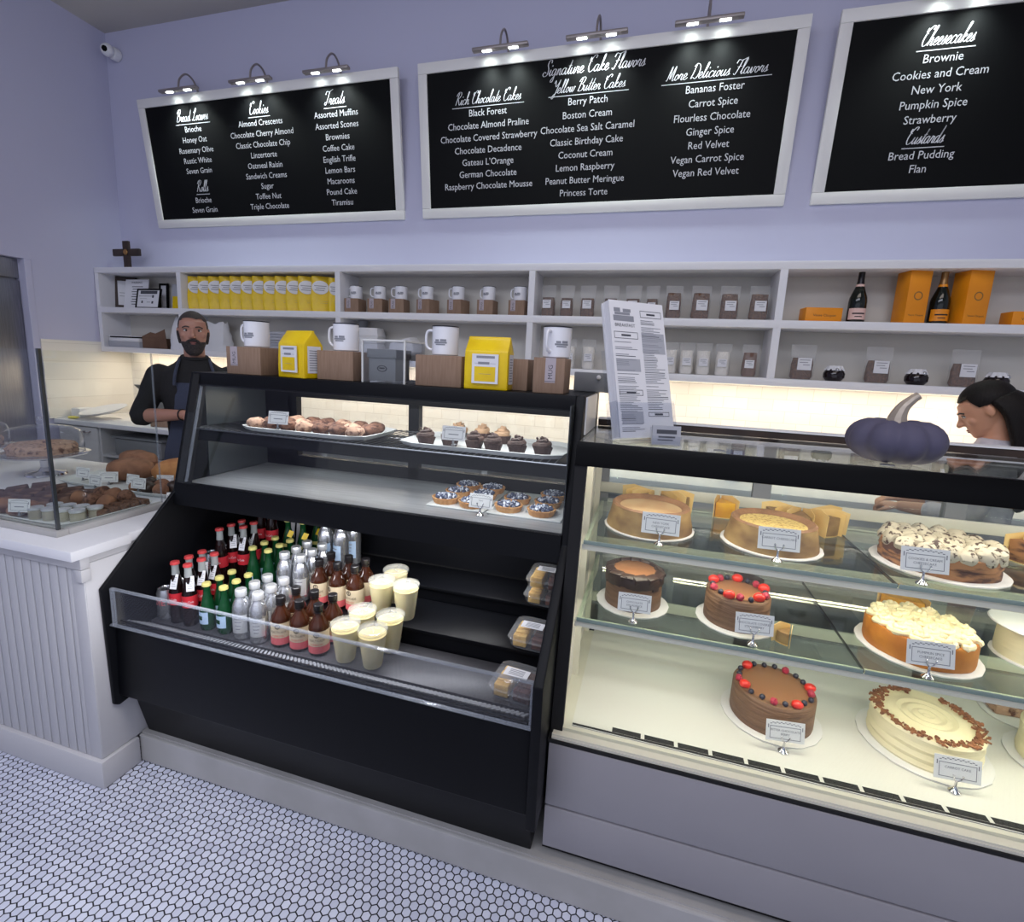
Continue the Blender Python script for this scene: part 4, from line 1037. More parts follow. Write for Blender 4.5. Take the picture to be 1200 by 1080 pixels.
# lower left bay: papers, brown carton, white bag
t = thing('binder_stack', 'stack of binders and papers lying in the lower left bay of the wall shelf', 'papers', (-4.58, 3.50, SB+.001))
for k, (w, d, h, z, rz, m) in enumerate(((.36, .20, .05, 0, .02, 'greypaper'), (.36, .19, .03, .0505, -.02, 'paper'), (.33, .18, .012, .081, .05, 'blackgloss'), (.36, .2, .006, .0935, -.03, 'paper'))):
    b = nb(); box(b, -w/2, w/2, -d/2+.01, d/2, z, z+h, bev=.002, M=RZ(rz)); obj('binder', b, MT[m], t)
t = thing('torn_carton', 'crumpled brown carton in the lower bay between the binders and a white bag', 'box', (-4.27, 3.51, SB+.001), .1)
b = nb(); box(b, -.12, .10, -.07, .07, 0, .09, bev=.003); prism(b, [(-.12, .09), (.1, .09), (.1, .16), (.02, .13), (-.03, .14), (-.12, .10)], 'y', -.07, -.067); prism(b, [(.06, 0), (.14, .0), (.12, .17), (.07, .14)], 'y', -.075, -.0705); obj('carton', b, MT['kraftdark'], t)
def bag_lump(name, label, x, y, z, w, d, h, m):
    t = thing(name, label, 'paper bag', (x, y, z+.001)); b = nb(); rings = []
    for k in range(8):
        u = k/7; row = []
        for i in range(18):
            a = 2*PI*i/18; c, s = math.cos(a), math.sin(a); q = (abs(c)**3+abs(s)**3)**(-1/3)
            f = (1-.25*u*u)*(1+.10*noise.noise(Vector((c*2+x, s*2, u*5))))
            row.append((w/2*c*q*f+.01*u, d/2*s*q*f*(1-.5*u*u), h*u*(1+.05*math.sin(i*1.7)*(u > .9))))
        rings.append(row)
    loft(b, rings); obj('bag', b, m, t); return t
bag_lump('paper_bag', 'white paper bag standing on the lower shelf just left of the man\u2019s head', -4.02, 3.52, SB, .19, .17, .27, MT['paper'])
bag_lump('paper_bag', 'white paper bag on the lower shelf just right of the man\u2019s head', -3.66, 3.52, SB, .30, .17, .24, MT['foam'])
t = thing('napkin_stack', 'stack of pale blue-grey paper sleeves on the lower shelf behind the first counter mug', 'napkins', (-2.86, 3.50, SB+.001))
for k in range(8):
    b = nb(); box(b, -.16+R.uniform(-.01, .01), .16, -.08, .08, k*.0225, k*.0225+.021, bev=.003, M=RZ(R.uniform(-.06, .06))); obj('sleeve', b, MT['greypaper'], t)
# foam clamshells
def clamshell(label, x, z, w, rz, ry, y=3.51):
    t = thing('foam_container', label, 'takeout container', (x, y, z), rz, 'foam containers on the wall shelf'); M = RY(ry)
    for nm, z0, z1, a, c in (('lower_half', 0, .055, .86, 1.0), ('lid', .056, .115, 1.0, .82)):
        b = nb(); rings = []
        for zz, s in ((z0, a), (z1, c)):
            row = []
            for i in range(16):
                an = 2*PI*i/16; c2, s2 = math.cos(an), math.sin(an); q = (abs(c2)**5+abs(s2)**5)**(-.2); row.append((w/2*c2*q*s, .085*s2*q*s, zz))
            rings.append(row)
        loft(b, rings, M=M); obj(nm, b, MT['foam'], t)
clamshell('foam takeout container at the bottom of the stack above the grey counter carton', -2.14, SB+.001, .22, .05, 0)
clamshell('foam takeout container resting on the lower one, under the mug shelf', -2.14, SB+.1175, .20, .1, 0)
clamshell('foam takeout container tilted against the stack on its right side', -1.83, SB+.036, .24, -.05, -.28)
t = thing('foam_cup_stack', 'stack of grey cups lying behind the foam containers', 'cups', (-2.245, 3.58, SB+.24)); b = nb(); lathe(b, [(0, 0), (.035, 0), (.04, .06), (0, .06)], 18, M=T(-.0, -.02, 0)); obj('cup', b, MT['grey'], t)
t.location.z = SB+.2345
# clear bags of granola and meringue
def clear_bag(kind, label, x, y, z, w, h, fill, m, rz=0, group=None, dark_label=False):
    t = thing(kind, label, 'bag', (x, y, z+.001), rz, group)
    def rg(ww, dd, zz, pinch=1.0):
        row = []
        for i in range(16):
            a = 2*PI*i/16; c, s = math.cos(a), math.sin(a); q = (abs(c)**3+abs(s)**3)**(-1/3); row.append((ww*c*q, dd*s*q*pinch, zz))
        return row
    b = nb(); loft(b, [rg(w*.36, .030, .002), rg(w*.42, .034, h*.1), rg(w*.41, .030, h*fill*.7), rg(w*.38, .018, h*fill)])
    bmesh.ops.subdivide_edges(b, edges=b.edges[:], cuts=1, use_grid_fill=True)
    for v in b.verts: v.co += Vector((noise.noise(v.co*60+Vector((x*9, 0, 0))), noise.noise(v.co*70), 0))*.004
    obj('contents', b, m, t)
    b = nb(); loft(b, [rg(w*.42, .034, 0), rg(w*.47, .040, h*.12), rg(w*.47, .034, h*.5), rg(w*.49, .012, h*.85), rg(w*.50, .003, h)], cap=False); obj('film', b, MT['bagfilm'], t)
    b = nb(); y0 = -.0415; box(b, -w*.27, w*.27, y0, y0+.003, h*.27, h*.27+w*.5)
    for k, (x0, x1) in enumerate(((-.2, .2), (-.2, .12), (-.06, .2))): rect(b, x0*w, x1*w, h*.27+w*(.40-.1*k), h*.27+w*(.43-.1*k), y0-.0004, 1)
    obj('label', b, [MT['paper'], MT['inklight']], t, smooth=False)
    return t
GG = 'clear bags of granola on the upper wall shelf'
for i, (x, w, f) in enumerate([(-.752, .10, .62), (-.624, .092, .6), (-.482, .10, .6), (-.328, .095, .6), (-.184, .098, .6), (-.062, .08, .6), (.072, .10, .78), (.236, .115, .78), (.405, .11, .76), (.575, .112, .76)]):
    clear_bag('granola_bag', 'clear bag of brown granola, ' + ORD[i] + ' from the left on the upper wall shelf', x, 3.50, SM, w*1.08, .21, f, MT['granola'], R.uniform(-.15, .15), GG)
for i, (x, m, lb) in enumerate([(-.585, 'meringue', 'clear bag of white meringues half hidden behind the mug of the tall counter box'), (-.452, 'meringue', 'clear bag of white meringues alone at the left of the lower granola bay'),
        (.085, 'meringue', 'clear bag of white meringues peeking out at the right edge of the menu holder'), (.186, 'meringue', 'clear bag of white meringues, second right of the menu holder'), (.289, 'meringue', 'clear bag of white meringues, third right of the menu holder'),
        (.405, 'meringue', 'narrow clear bag of meringues beside the brown bag'), (.563, 'cocoa', 'brown filled bag with white label at the right of the lower granola bay')]):
    clear_bag('meringue_bag' if m == 'meringue' else 'cocoa_bag', lb, x, 3.50, SB, .098, .20, .75, MT[m], R.uniform(-.15, .15))
for i, (x, lb) in enumerate([(.86, 'clear bag of granola at the left of the jam jars, lower right bay'), (1.262, 'clear bag of granola between the first and second jam jars'), (1.685, 'clear bag of granola between the second and third jam jars')]):
    clear_bag('granola_bag', lb, x, 3.50, SB, .145, .21, .62, MT['granola'], .1)
# jam jars
for i, (x, lb) in enumerate([(1.034, 'round jam jar with cloth top, left of three on the lower shelf'), (1.456, 'round jam jar with cloth top, middle of three on the lower shelf'), (1.836, 'round jam jar with cloth top above the woman\u2019s head')]):
    t = thing('jam_jar', lb, 'jar', (x, 3.48, SB+.001), .4*i, 'jam jars on the lower wall shelf')
    b = nb(); lathe(b, [(0, 0), (.04, 0), (.056, .02), (.057, .045), (.045, .068), (.036, .074), (0, .074)], 26); obj('glass_body', b, MT['jam'], t)
    b = nb(); lathe(b, [(.05, .062), (.043, .076), (.038, .09), (0, .091)], 30, cap=False, wob=lambda a, z: 1+.12*math.sin(9*a) if z < .08 else 1); obj('cloth_cover', b, MT['paper'], t)
    b = nb(); ball(b, (0, -.046, .066), .012, 2); obj('tag', b, MT['silver'], t)
# champagne
def champagne(x, label, foil, lab, rz=0):
    t = thing('champagne_bottle', label, 'bottle', (x, 3.50, SM+.001), rz)
    b = nb(); lathe(b, [(0, 0), (.044, 0), (.047, .006), (.047, .12), (.044, .145), (.030, .185), (.018, .22), (.0155, .245), (.0155, .262), (0, .262)], 30); obj('glass_body', b, MT['champ'], t)
    b = nb(); lathe(b, [(.0205, .215), (.0175, .24), (.0165, .262), (.0165, .30), (0, .302)], 24, cap=False); lathe(b, [(.0225, .205), (.0215, .22), (.0205, .2205)], 24, cap=False, m=1); obj('foil', b, [foil, lab], t)
    b = nb(); q = .0476
    def arc(a0, a1, z0, z1, m=0, qq=q):
        n = 10
        for k in range(n):
            p, s = a0+(a1-a0)*k/n, a0+(a1-a0)*(k+1)/n
            quad(b, (qq*math.sin(p), -qq*math.cos(p), z0), (qq*math.sin(s), -qq*math.cos(s), z0), (qq*math.sin(s), -qq*math.cos(s), z1), (qq*math.sin(p), -qq*math.cos(p), z1), m)
    arc(-1.2, 1.2, .018, .082); arc(-.7, .7, .048, .056, 1, q+.0003); arc(-.4, .4, .032, .037, 1, q+.0003)
    obj('label', b, [lab, MT['inkdark']], t, smooth=False); return t
champagne(1.105, 'champagne bottle with pale pink label beside the low orange carton', MT['foil_dark'], MT['pinklabel'])
champagne(1.512, 'champagne bottle with orange label and gold foil between two tall orange cartons', MT['foil_gold'], MT['orange'])
def carton(x, label, w, d, h, rz=0, word=None, y=3.45):
    t = thing('gift_carton', label, 'box', (x, y, SM+.001), rz, 'orange gift cartons on the upper wall shelf')
    b = nb(); box(b, -w/2, w/2, 0, d, 0, h, bev=.002); obj('carton', b, MT['orange'], t)
    b = nb(); s = min(w, h)
    text(b, 'Veuve Clicquot', w*.115 if w < h else w*.10, T(.02*w, -.0008, h*.14 if w < h else h*.38) @ RX(PI/2)); obj('lettering', b, MT['kraftdark'], t, smooth=False)
    if w < h:
        b = nb(); lathe(b, [(.018, 0), (.021, .0005), (.024, 0)], 24, cap=False, M=T(0, -.0004, h*.5) @ RX(PI/2)); obj('emblem', b, MT['foil_gold'], t)
    return t
carton(.925, 'low orange gift carton lying at the left of the champagne bay', .20, .10, .082, .12)
carton(1.382, 'tall orange gift carton standing left of the gold-necked bottle', .115, .11, .305, .22)
carton(1.663, 'tall orange gift carton standing right of the gold-necked bottle', .125, .11, .305, .25)
carton(1.93, 'low orange gift carton at the right edge of the view', .20, .10, .075, .05)

# ------------------------------------------------------------------ on top of the drinks case
TZ = 1.5085
def top_box(x, label, w, h, labx, word='MUG', d=.12, lab=True, y=1.64, rz=0):
    t = mug_box(w, d, h, lab=lab, labx=labx, word=word); t.location = (x, y, TZ); t.rotation_euler[2] = rz; t['label'] = label; t['group'] = 'boxes on top of the drinks case'; return t
def top_mug(x, label, z, handle=PI, logo=True, y=1.70, rz=0):
    t = mug(.0475, .10, handle, logo); t.location = (x, y, z); t.rotation_euler[2] = rz; t['label'] = label; t['group'] = 'mugs on top of the drinks case'; return t
top_box(-1.575, 'cardboard mug box at the left end of the drinks case top, beside the man', .165, .108, -.045, lab=True)
top_mug(-1.56, 'white mug on the leftmost box of the drinks case top', TZ+.1095)
top_box(-1.42, 'narrow cardboard box behind the left yellow bag on the drinks case top', .12, .106, 0, lab=False, y=1.745)
top_box(-1.155, 'cardboard mug box between the left yellow bag and the clear drop box', .155, .108, -.03, lab=False)
top_mug(-1.145, 'white mug on the box right of the left yellow bag', TZ+.1095)
top_box(-.735, 'wide cardboard mug box right of the clear drop box', .175, .108, 0, lab=False)
top_mug(-.735, 'white mug on the wide box left of the right yellow bag', TZ+.1095)
top_box(-.475, 'cardboard box mostly hidden behind the right yellow bag', .10, .108, 0, lab=False, y=1.70)
top_box(-.338, 'dark cardboard mug box nearest the menu holder, with a lilac tape label', .105, .116, .005)
top_mug(-.328, 'white mug on the dark box nearest the menu holder', TZ+.1175, handle=PI+.75, rz=.55)
def big_bag(x, label, rz, y=1.66):
    t = thing('coffee_bag', label, 'coffee bag', (x, y, TZ), rz, 'yellow coffee bags on top of the drinks case')
    w, h, d = .152, .178, .09
    b = nb(); prism(b, [(-d/2, 0), (d/2, 0), (d/2, h*.70), (.004, h*.97), (.010, h), (-.008, h), (-.012, h*.94), (-d/2, h*.72)], 'x', -w/2, w/2, bev=.004)
    bmesh.ops.subdivide_edges(b, edges=b.edges[:], cuts=2, use_grid_fill=True)
    for v in b.verts: v.co += Vector((0, noise.noise(v.co*18+Vector((x*5, 0, 0)))*.006, 0)); v.co.x *= 1-.06*max(0, v.co.z/h-.6)
    obj('bag', b, MT['yellow'], t)
    bag_label(t, w, h*.98, d, False)
    b = nb(); rect(b, -.03, .03, .02, .12, 0, 0, T(w/2+.0015, 0, 0) @ RZ(PI/2))
    for k in range(9): rect(b, -.022, .022-.004*(k % 3), .03+.009*k, .033+.009*k, -.0005, 1, T(w/2+.0015, 0, 0) @ RZ(PI/2))
    obj('side_label', b, [MT['paper'], MT['inklight']], t, smooth=False)
    return t
big_bag(-1.32, 'yellow folded-top coffee bag at the left of the drinks case top', -.25)
big_bag(-.552, 'yellow folded-top coffee bag at the right of the drinks case top', .05)
# grey carton in a clear acrylic cover
t = thing('grey_carton', 'grey lidded carton with an oval emblem under a clear cover on the drinks case top', 'box', (-.965, 1.655, TZ+.0065))
b = nb(); box(b, -.055, .055, 0, .11, 0, .083, bev=.002); obj('carton', b, MT['greybox'], t)
b = nb(); box(b, -.060, .060, -.005, .115, .0832, .115, bev=.002); rect(b, -.05, .0, .094, .10, -.0056, 1); obj('lid', b, [MT['greybox'], MT['ink']], t)
b = nb(); lathe(b, [(.014, 0), (.0165, .001), (.019, 0)], 26, cap=False, M=T(0, -.0003, .045) @ RX(PI/2) @ S3(1.1, .62, 1)); rect(b, -.011, .011, .043, .049, -.0006); obj('emblem', b, MT['blackcap'], t)
t = thing('clear_cover', 'clear acrylic cover over the grey carton', 'cover', (-.945, 1.63, TZ))
b = nb()
for x in (-.085, .085): box(b, x-.0015, x+.0015, 0, .16, 0, .15)
box(b, -.085, .085, .159, .162, 0, .15); box(b, -.085, .085, 0, .162, .15, .153); box(b, -.085, .085, 0, .16, 0, .003); box(b, -.083, .083, -.0015, .0015, .003, .15); obj('acrylic_walls', b, MT['acrylic'], t)
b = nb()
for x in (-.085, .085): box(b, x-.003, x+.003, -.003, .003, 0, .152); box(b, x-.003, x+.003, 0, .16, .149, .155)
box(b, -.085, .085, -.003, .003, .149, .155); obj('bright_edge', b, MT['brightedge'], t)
t = thing('pen_cup', 'small holder of blue pens behind the wide mug box', 'pen holder', (-.60, 1.80, TZ)); b = nb(); lathe(b, [(0, 0), (.03, 0), (.032, .11), (.028, .11), (.027, .004), (0, .004)], 20); obj('cup', b, MT['blackcap'], t)
for k in range(4):
    b = nb(); tube(b, [(0.004*k-.006, 0, .005), (.012*k-.02, .01*(k % 2), .16)], .004, 6); obj('pen', b, MT['bluelabel'] if k % 2 else MT['jar'], t)
t = thing('card_reader', 'grey screen unit with a round white knob behind the right end of the drinks case', 'screen', (-.22, 1.92, TZ), -.1); b = nb(); box(b, -.075, .075, -.01, .012, 0, .072, bev=.003); obj('housing', b, MT['grey'], t)
b = nb(); ball(b, (.02, -.014, .055), .009, 2); obj('knob', b, MT['white'], t)

# ------------------------------------------------------------------ on the glass top of the pastry case
GT = 1.3775
t = thing('pumpkin', 'lavender decorative pumpkin with a silver stem on the pastry case', 'pumpkin', (.655, 1.62, GT))
b = nb(); n = 72; rings = []
for k in range(15):
    u = -PI/2+PI*k/14; row = []
    for i in range(n):
        a = 2*PI*i/n; lobe = abs(math.cos(a*4.5+.6)); f = .80+.20*lobe**.42
        r = .118*(math.cos(u)**.62 if math.cos(u) > 1e-4 else 0.02)*f; r = max(r, .008)
        row.append((r*math.cos(a), r*math.sin(a), .062+.062*math.sin(u)*(.90+.10*lobe)-.012*max(0, math.sin(u))*(1-min(1, r/.07))))
    rings.append(row)
loft(b, rings); obj('pumpkin_body', b, MT['pumpkin'], t)
b = nb(); P = smooth_path([(-.004, 0, .108), (-.003, 0, .13), (.006, 0, .155), (.022, 0, .175), (.036, 0, .188)], 5); nP = len(P)
tube(b, P, .01, 10, rad=[.018*(1-i/nP)**1.5+.0085+.003*(i/nP)**4 for i in range(nP)]); obj('stem', b, MT['stem'], t)

# menu holder: an acrylic stand with a stack of breakfast menus, and a small card holder
MH = thing('menu_holder', 'clear acrylic stand on the left end of the pastry case', 'menu holder', (-.002, 1.60, GT), .70)
lean = RX(-.28)
b = nb(); box(b, -.112, .112, .046, .049, .018, .30, M=lean); box(b, -.112, .112, -.011, .13, 0, .003); box(b, -.112, .112, -.010, -.007, .004, .125, M=lean); box(b, -.112, -.109, -.008, .046, .018, .13, M=lean); box(b, .109, .112, -.008, .046, .018, .13, M=lean)
obj('acrylic_stand', b, MT['acrylic'], MH)
t = thing('breakfast_menu', 'thick stack of white breakfast menus in the clear stand', 'menu', (-.002, 1.60, GT+.0155), .70)
b = nb()
for k in range(22):
    q = R.uniform(-.0015, .0015); box(b, -.105+q, .105+q, .002*k, .002*k+.0016, 0, .432+R.uniform(-.003, .003), M=lean)
obj('menu_stack', b, MT['paper'], t)
b = nb(); y = -.0006
text(b, 'BREAKFAST', .0150, lean @ T(-.052, y, .350) @ RX(PI/2), m=0)
for (x0, x1, z0, z1) in ((-.094, -.016, .368, .386), (-.088, -.03, .388, .396), (-.09, -.066, .397, .410), (-.056, -.026, .397, .408)): rect(b, x0, x1, z0, z1, y, 1, lean)
def frame(x0, x1, z0, z1):
    for q in ((x0, x1, z0, z0+.0016), (x0, x1, z1-.0016, z1), (x0, x0+.0016, z0, z1), (x1-.0016, x1, z0, z1)): rect(b, *q, y, 0, lean)
    rect(b, x0+(x1-x0)*.3, x0+(x1-x0)*.7, (z0+z1)/2-.003, (z0+z1)/2+.003, y, 0, lean)
frame(-.096, -.006, .312, .334); frame(.010, .094, .385, .407); frame(-.095, -.006, .132, .150); frame(.008, .09, .066, .080)
rect(b, -.097, -.006, .208, .248, y, 2, lean); rect(b, .008, .098, .268, .335, y, 2, lean); rect(b, -.094, -.012, .045, .082, y, 2, lean)
for x0, x1, za, zb in ((-.097, -.010, .02, .305), (.009, .094, .088, .378)):
    z = za; k = 0
    while z < zb:
        if R.random() < .8: rect(b, x0, x0+(x1-x0)*R.uniform(.5, 1), z, z+.0019, y-.0002, 0 if k % 7 == 0 else 1, lean)
        z += .0056; k += 1
obj('menu_print', b, [MT['ink'], MT['inklight'], MT['greypaper']], t, smooth=False)
t = thing('card_holder', 'small clear holder of business cards in front of the menu stand', 'card holder', (.05, 1.556, GT+.0005), .25)
b = nb(); box(b, -.045, .045, -.004, -.002, 0, .03); box(b, -.045, .045, -.004, .03, 0, .002); box(b, -.045, .045, .018, .020, .004, .055, M=RX(-.12)); obj('holder', b, MT['acrylic'], t)
b = nb(); box(b, -.042, .042, 0, .012, .003, .060, M=RX(-.12))
for (x0, x1, z0, z1) in ((-.03, .03, .036, .048), (-.024, .026, .024, .029), (-.026, .02, .016, .019)): rect(b, x0, x1, z0, z1, -.0006, 1, RX(-.12))
obj('business_cards', b, [MT['greypaper'], MT['ink']], t, smooth=False)
t = thing('pill_bottle', 'small white bottle with a blue band on the worktop behind the menu stand', 'bottle', (.50, 3.2, CT+.0005)); b = nb(); lathe(b, [(0, 0), (.05, 0), (.05, .20), (.03, .235), (.03, .28), (0, .28)], 22); obj('bottle', b, MT['white'], t)
b = nb(); lathe(b, [(.0505, .15), (.0505, .19)], 22, cap=False); lathe(b, [(.0505, .06), (.0505, .09)], 22, cap=False, m=1); obj('band', b, [mat('blue_print', rgb(90, 120, 190), .6), MT['pinklab2']], t)
# ------------------------------------------------------------------ drinks in the open well
ZC, ZB, ZA = .5605, .6285, .687
ROWN = {'C': 'bottom step', 'B': 'middle step', 'A': 'top step'}
def arcq(b, q, a0, a1, z0, z1, m=0, n=12):
    for k in range(n):
        p, s = a0+(a1-a0)*k/n, a0+(a1-a0)*(k+1)/n
        quad(b, (q*math.sin(p), -q*math.cos(p), z0), (q*math.sin(s), -q*math.cos(s), z0), (q*math.sin(s), -q*math.cos(s), z1), (q*math.sin(p), -q*math.cos(p), z1), m)
def arctext(b, s, size, q, z, m, squeeze=1.0):
    """letters laid round a bottle of radius q"""
    tmp = nb(); text(tmp, s, size, RX(PI/2) @ S3(squeeze, 1, 1)); tmp.verts.ensure_lookup_table()
    n0 = len(b.faces); V = [b.verts.new((q*math.sin(v.co.x/q), -q*math.cos(v.co.x/q), v.co.z+z)) for v in tmp.verts]
    tmp.verts.index_update()
    for f in tmp.faces:
        try: b.faces.new([V[v.index] for v in f.verts])
        except ValueError: pass
    tmp.free(); fin(b, n0, m)
def cola(tagged):
    t = thing('cola_bottle', 'cola bottle', 'bottle'); r = .0265; h = .243
    b = nb(); lathe(b, [(0, 0), (r-.003, 0), (r, .006), (r, .06), (r-.003, .075), (r, .10), (r, .125), (.018, .172), (.0135, .192), (0, .192)], 22); obj('glass_body', b, MT['cola'], t)
    b = nb(); lathe(b, [(.0135, .192), (.0122, .215), (.0125, .232), (.014, .234), (.014, .237)], 18, cap=False); obj('neck', b, MT['clearneck'], t)
    b = nb(); lathe(b, [(.0155, .232), (.0160, .2345), (.0145, .242), (.012, h), (0, h)], 20, cap=False, wob=lambda a, z: 1+.03*math.cos(20*a)); obj('crown_cap', b, MT['redcap'], t)
    b = nb(); lathe(b, [(r+.0004, .076), (r+.0006, .122)], 22, cap=False); arctext(b, 'Coca-Cola', .0135, r+.0013, .094, 1, .8)
    obj('label', b, [MT['red'], MT['paper']], t)
    if tagged:
        b = nb(); M = T(.012, -.024, .142) @ RZ(.25) @ RX(-.32); box(b, -.012, .014, -.001, .0, 0, .056, M=M)
        for k in range(5): rect(b, -.008, .010-.003*(k % 2), .010+.008*k, .012+.008*k, -.0014, 1, M)
        obj('neck_tag', b, [MT['paper'], MT['inklight']], t, smooth=False)
    return t
def green_bottle(tagged):
    t = thing('mineral_water_bottle', 'green bottle', 'bottle'); r = .0275; h = .183
    b = nb(); lathe(b, [(0, 0), (r-.004, 0), (r, .01), (r+.001, .055), (r-.002, .085), (.019, .115), (.0125, .140), (.0125, .168), (.0138, .170), (.0138, .175), (0, .175)], 22); obj('glass_body', b, MT['greenglass'], t)
    b = nb(); lathe(b, [(.0152, .170), (.0157, .173), (.0145, .181), (.012, h), (0, h)], 20, cap=False, wob=lambda a, z: 1+.03*math.cos(20*a)); obj('crown_cap', b, MT['greencap'], t)
    b = nb(); arcq(b, r+.0016, -1.1, 1.1, .028, .075); arcq(b, r+.002, -.4, .4, .044, .06, 1)
    obj('label', b, [MT['bluelabel'] if not tagged else MT['greencap'], MT['greenglass']], t, smooth=False)
    if tagged:
        b = nb(); M = T(.012, -.022, .104) @ RZ(.5) @ RY(.5) @ RX(-.3); box(b, -.010, .012, -.001, 0, 0, .03, M=M); obj('neck_tag', b, MT['yellow'], t)
    return t
def silver_bottle(r, h, tall=False):
    t = thing('aluminium_bottle', 'aluminium bottle', 'bottle')
    b = nb(); lathe(b, [(0, 0), (r-.003, 0), (r, .004), (r, h*.60), (r*.93, h*.69), (r*.68, h*.80), (r*.56, h*.83), (r*.54, h*.87), (0, h*.87)], 24); obj('body', b, MT['silver'], t)
    b = nb(); lathe(b, [(r*.60, h*.865), (r*.62, h*.88), (r*.62, h*.985), (r*.56, h), (0, h)], 26, cap=False, wob=lambda a, z: 1+.02*math.cos(24*a)); obj('screw_cap', b, MT['silvercap'], t)
    b = nb(); arcq(b, r+.0006, -.9, .9, h*.15, h*.52); 
    for k in range(4): arcq(b, r+.001, -.5+.06*k, .4-.08*k, h*(.44-.07*k), h*(.46-.07*k), 1, 8)
    obj('label', b, [MT['bluelabel'] if tall else MT['silvercap'], MT['inklight']], t, smooth=False); return t
def amber_bottle():
    t = thing('kombucha_bottle', 'amber bottle', 'bottle'); r = .035; h = .182
    b = nb(); lathe(b, [(0, 0), (r-.003, 0), (r, .005), (r, .098), (r-.004, .113), (r-.013, .128), (.0155, .142), (.0135, .150), (.0135, .164), (0, .164)], 26); obj('glass_body', b, MT['amber'], t)
    b = nb(); lathe(b, [(.0165, .160), (.017, .162), (.017, .180), (.0155, h), (0, h)], 24, cap=False, wob=lambda a, z: 1+.015*math.cos(30*a)); lathe(b, [(.0165, .1535), (.0165, .158)], 20, cap=False); obj('screw_cap', b, MT['blackcap'], t)
    b = nb(); q = r+.0007; lathe(b, [(q, .038), (q, .094)], 26, cap=False); lathe(b, [(q+.0002, .012), (q+.0002, .0379)], 26, cap=False, m=2)
    lathe(b, [(.0065, 0), (.0085, .0004), (.0095, 0)], 16, cap=False, m=1, M=T(0, -q-.001, .082) @ RX(PI/2)); box(b, -.0008, .0008, -q-.0016, -q-.001, .076, .088, m=1)
    arctext(b, 'HEALTH-ADE', .0125, q+.0007, .057, 1, .78); arctext(b, 'KOMBUCHA', .0095, q+.0008, .043, 3, .8)
    obj('label', b, [MT['tanlabel'], MT['inkdark'], MT['pinklab2'], MT['red']], t, smooth=False); return t
def can():
    t = thing('soda_can', 'soda can', 'can'); r = .0325; h = .121
    b = nb(); lathe(b, [(0, .004), (r-.010, .0), (r-.006, 0), (r, .010), (r, .105), (r-.005, .117), (r-.0055, h), (r-.008, h), (r-.010, h-.004), (0, h-.004)], 26); obj('body', b, MT['silver'], t)
    b = nb(); lathe(b, [(.006, 0), (.009, .001), (.011, 0)], 14, cap=False, M=T(0, -.006, h-.0035)); obj('pull_tab', b, MT['chrome'], t)
    b = nb(); arctext(b, 'DIET', .034, r+.0006, .062, 0, .9); obj('lettering', b, MT['pinklab2'], t, smooth=False); return t
def lemonade_cup():
    t = thing('lemonade_cup', 'lemonade cup', 'cup'); h = .138
    b = nb(); lathe(b, [(0, .002), (.0305, .002), (.032, .006), (.0465, .118), (0, .118)], 28); obj('lemonade', b, MT['lemonade'], t)
    b = nb(); lathe(b, [(.032, 0), (.0335, .004), (.0485, h-.008), (.0492, h-.006)], 28, cap=False); obj('cup_wall', b, MT['cupfilm'], t)
    b = nb(); lathe(b, [(.0505, h-.012), (.0515, h-.004), (.050, h), (.046, h+.001), (.044, h-.004), (.03, h-.0035), (.028, h-.001), (0, h-.001)], 32, cap=False)
    for k in range(5):
        a = k*1.3; M = T(.018*math.cos(a), .018*math.sin(a), h-.0005) @ RZ(a*1.7); box(b, -.012, .012, -.003, .003, 0, .003, bev=.001, M=M)
    obj('lid', b, MT['lidfilm'], t); return t
protos = {}
def drink(kind, mk, items, rows, labf, group):
    """items: (step, x, y) — labelled by the step and by their place on it"""
    z = {'C': ZC, 'B': ZB, 'A': ZA}
    for i, (s, x, y, lb) in enumerate(items):
        if kind not in protos:
            protos[kind] = mk(); o = protos[kind]; o.location = (x, y, z[s]); o.rotation_euler[2] = R.uniform(-.5, .5); o['label'] = lb; o['group'] = group
        else: dup(protos[kind], (x, y, z[s]), R.uniform(-.5, .5), lb, group)
def grid(kind, noun):
    out = []
    for s, cols, ys in kind:
        for ci, x in enumerate(cols):
            for ri, y in enumerate(ys):
                side = '' if len(cols) == 1 else (', left column' if ci == 0 else (', right column' if ci == len(cols)-1 else ', middle column'))
                row = '' if len(ys) == 1 else (', front row' if ri == 0 else (', back row' if ri == len(ys)-1 else ', middle row'))
                out.append((s, x, y, noun + ', ' + ROWN[s] + side + row))
    return out
drink('cola', lambda: cola(True), grid([('C', (-1.684, -1.622), (1.378, 1.438, 1.498)), ('B', (-1.682, -1.618), (1.645, 1.703))], 'red-capped dark cola bottle with white neck tag'), 0, 0, 'cola bottles in the drinks case')
drink('cola_plain', lambda: cola(False), [('B', -1.682, 1.585, 'red-capped cola bottle without neck tag at the front left of the middle step'), ('A', -1.67, 1.80, 'red-capped cola bottle at the left end of the top step'), ('A', -1.61, 1.80, 'red-capped cola bottle second on the top step, by the green bottles')], 0, 0, 'cola bottles in the drinks case')
drink('green', lambda: green_bottle(False), grid([('C', (-1.536, -1.459), (1.386, 1.456, 1.497)) if 0 else ('C', (-1.538, -1.458), (1.378, 1.437, 1.497)), ('B', (-1.523, -1.446), (1.592, 1.657, 1.720))], 'green glass bottle with pale yellow cap'), 0, 0, 'green bottles in the drinks case')
drink('green_tag', lambda: green_bottle(True), [('A', -1.521, 1.80, 'green glass bottle with yellow neck tag, left of three on the top step'), ('A', -1.442, 1.80, 'green glass bottle with yellow neck tag, right front of three on the top step'), ('A', -1.425, 1.872, 'green glass bottle with yellow neck tag at the back of the top step')], 0, 0, 'green bottles in the drinks case')
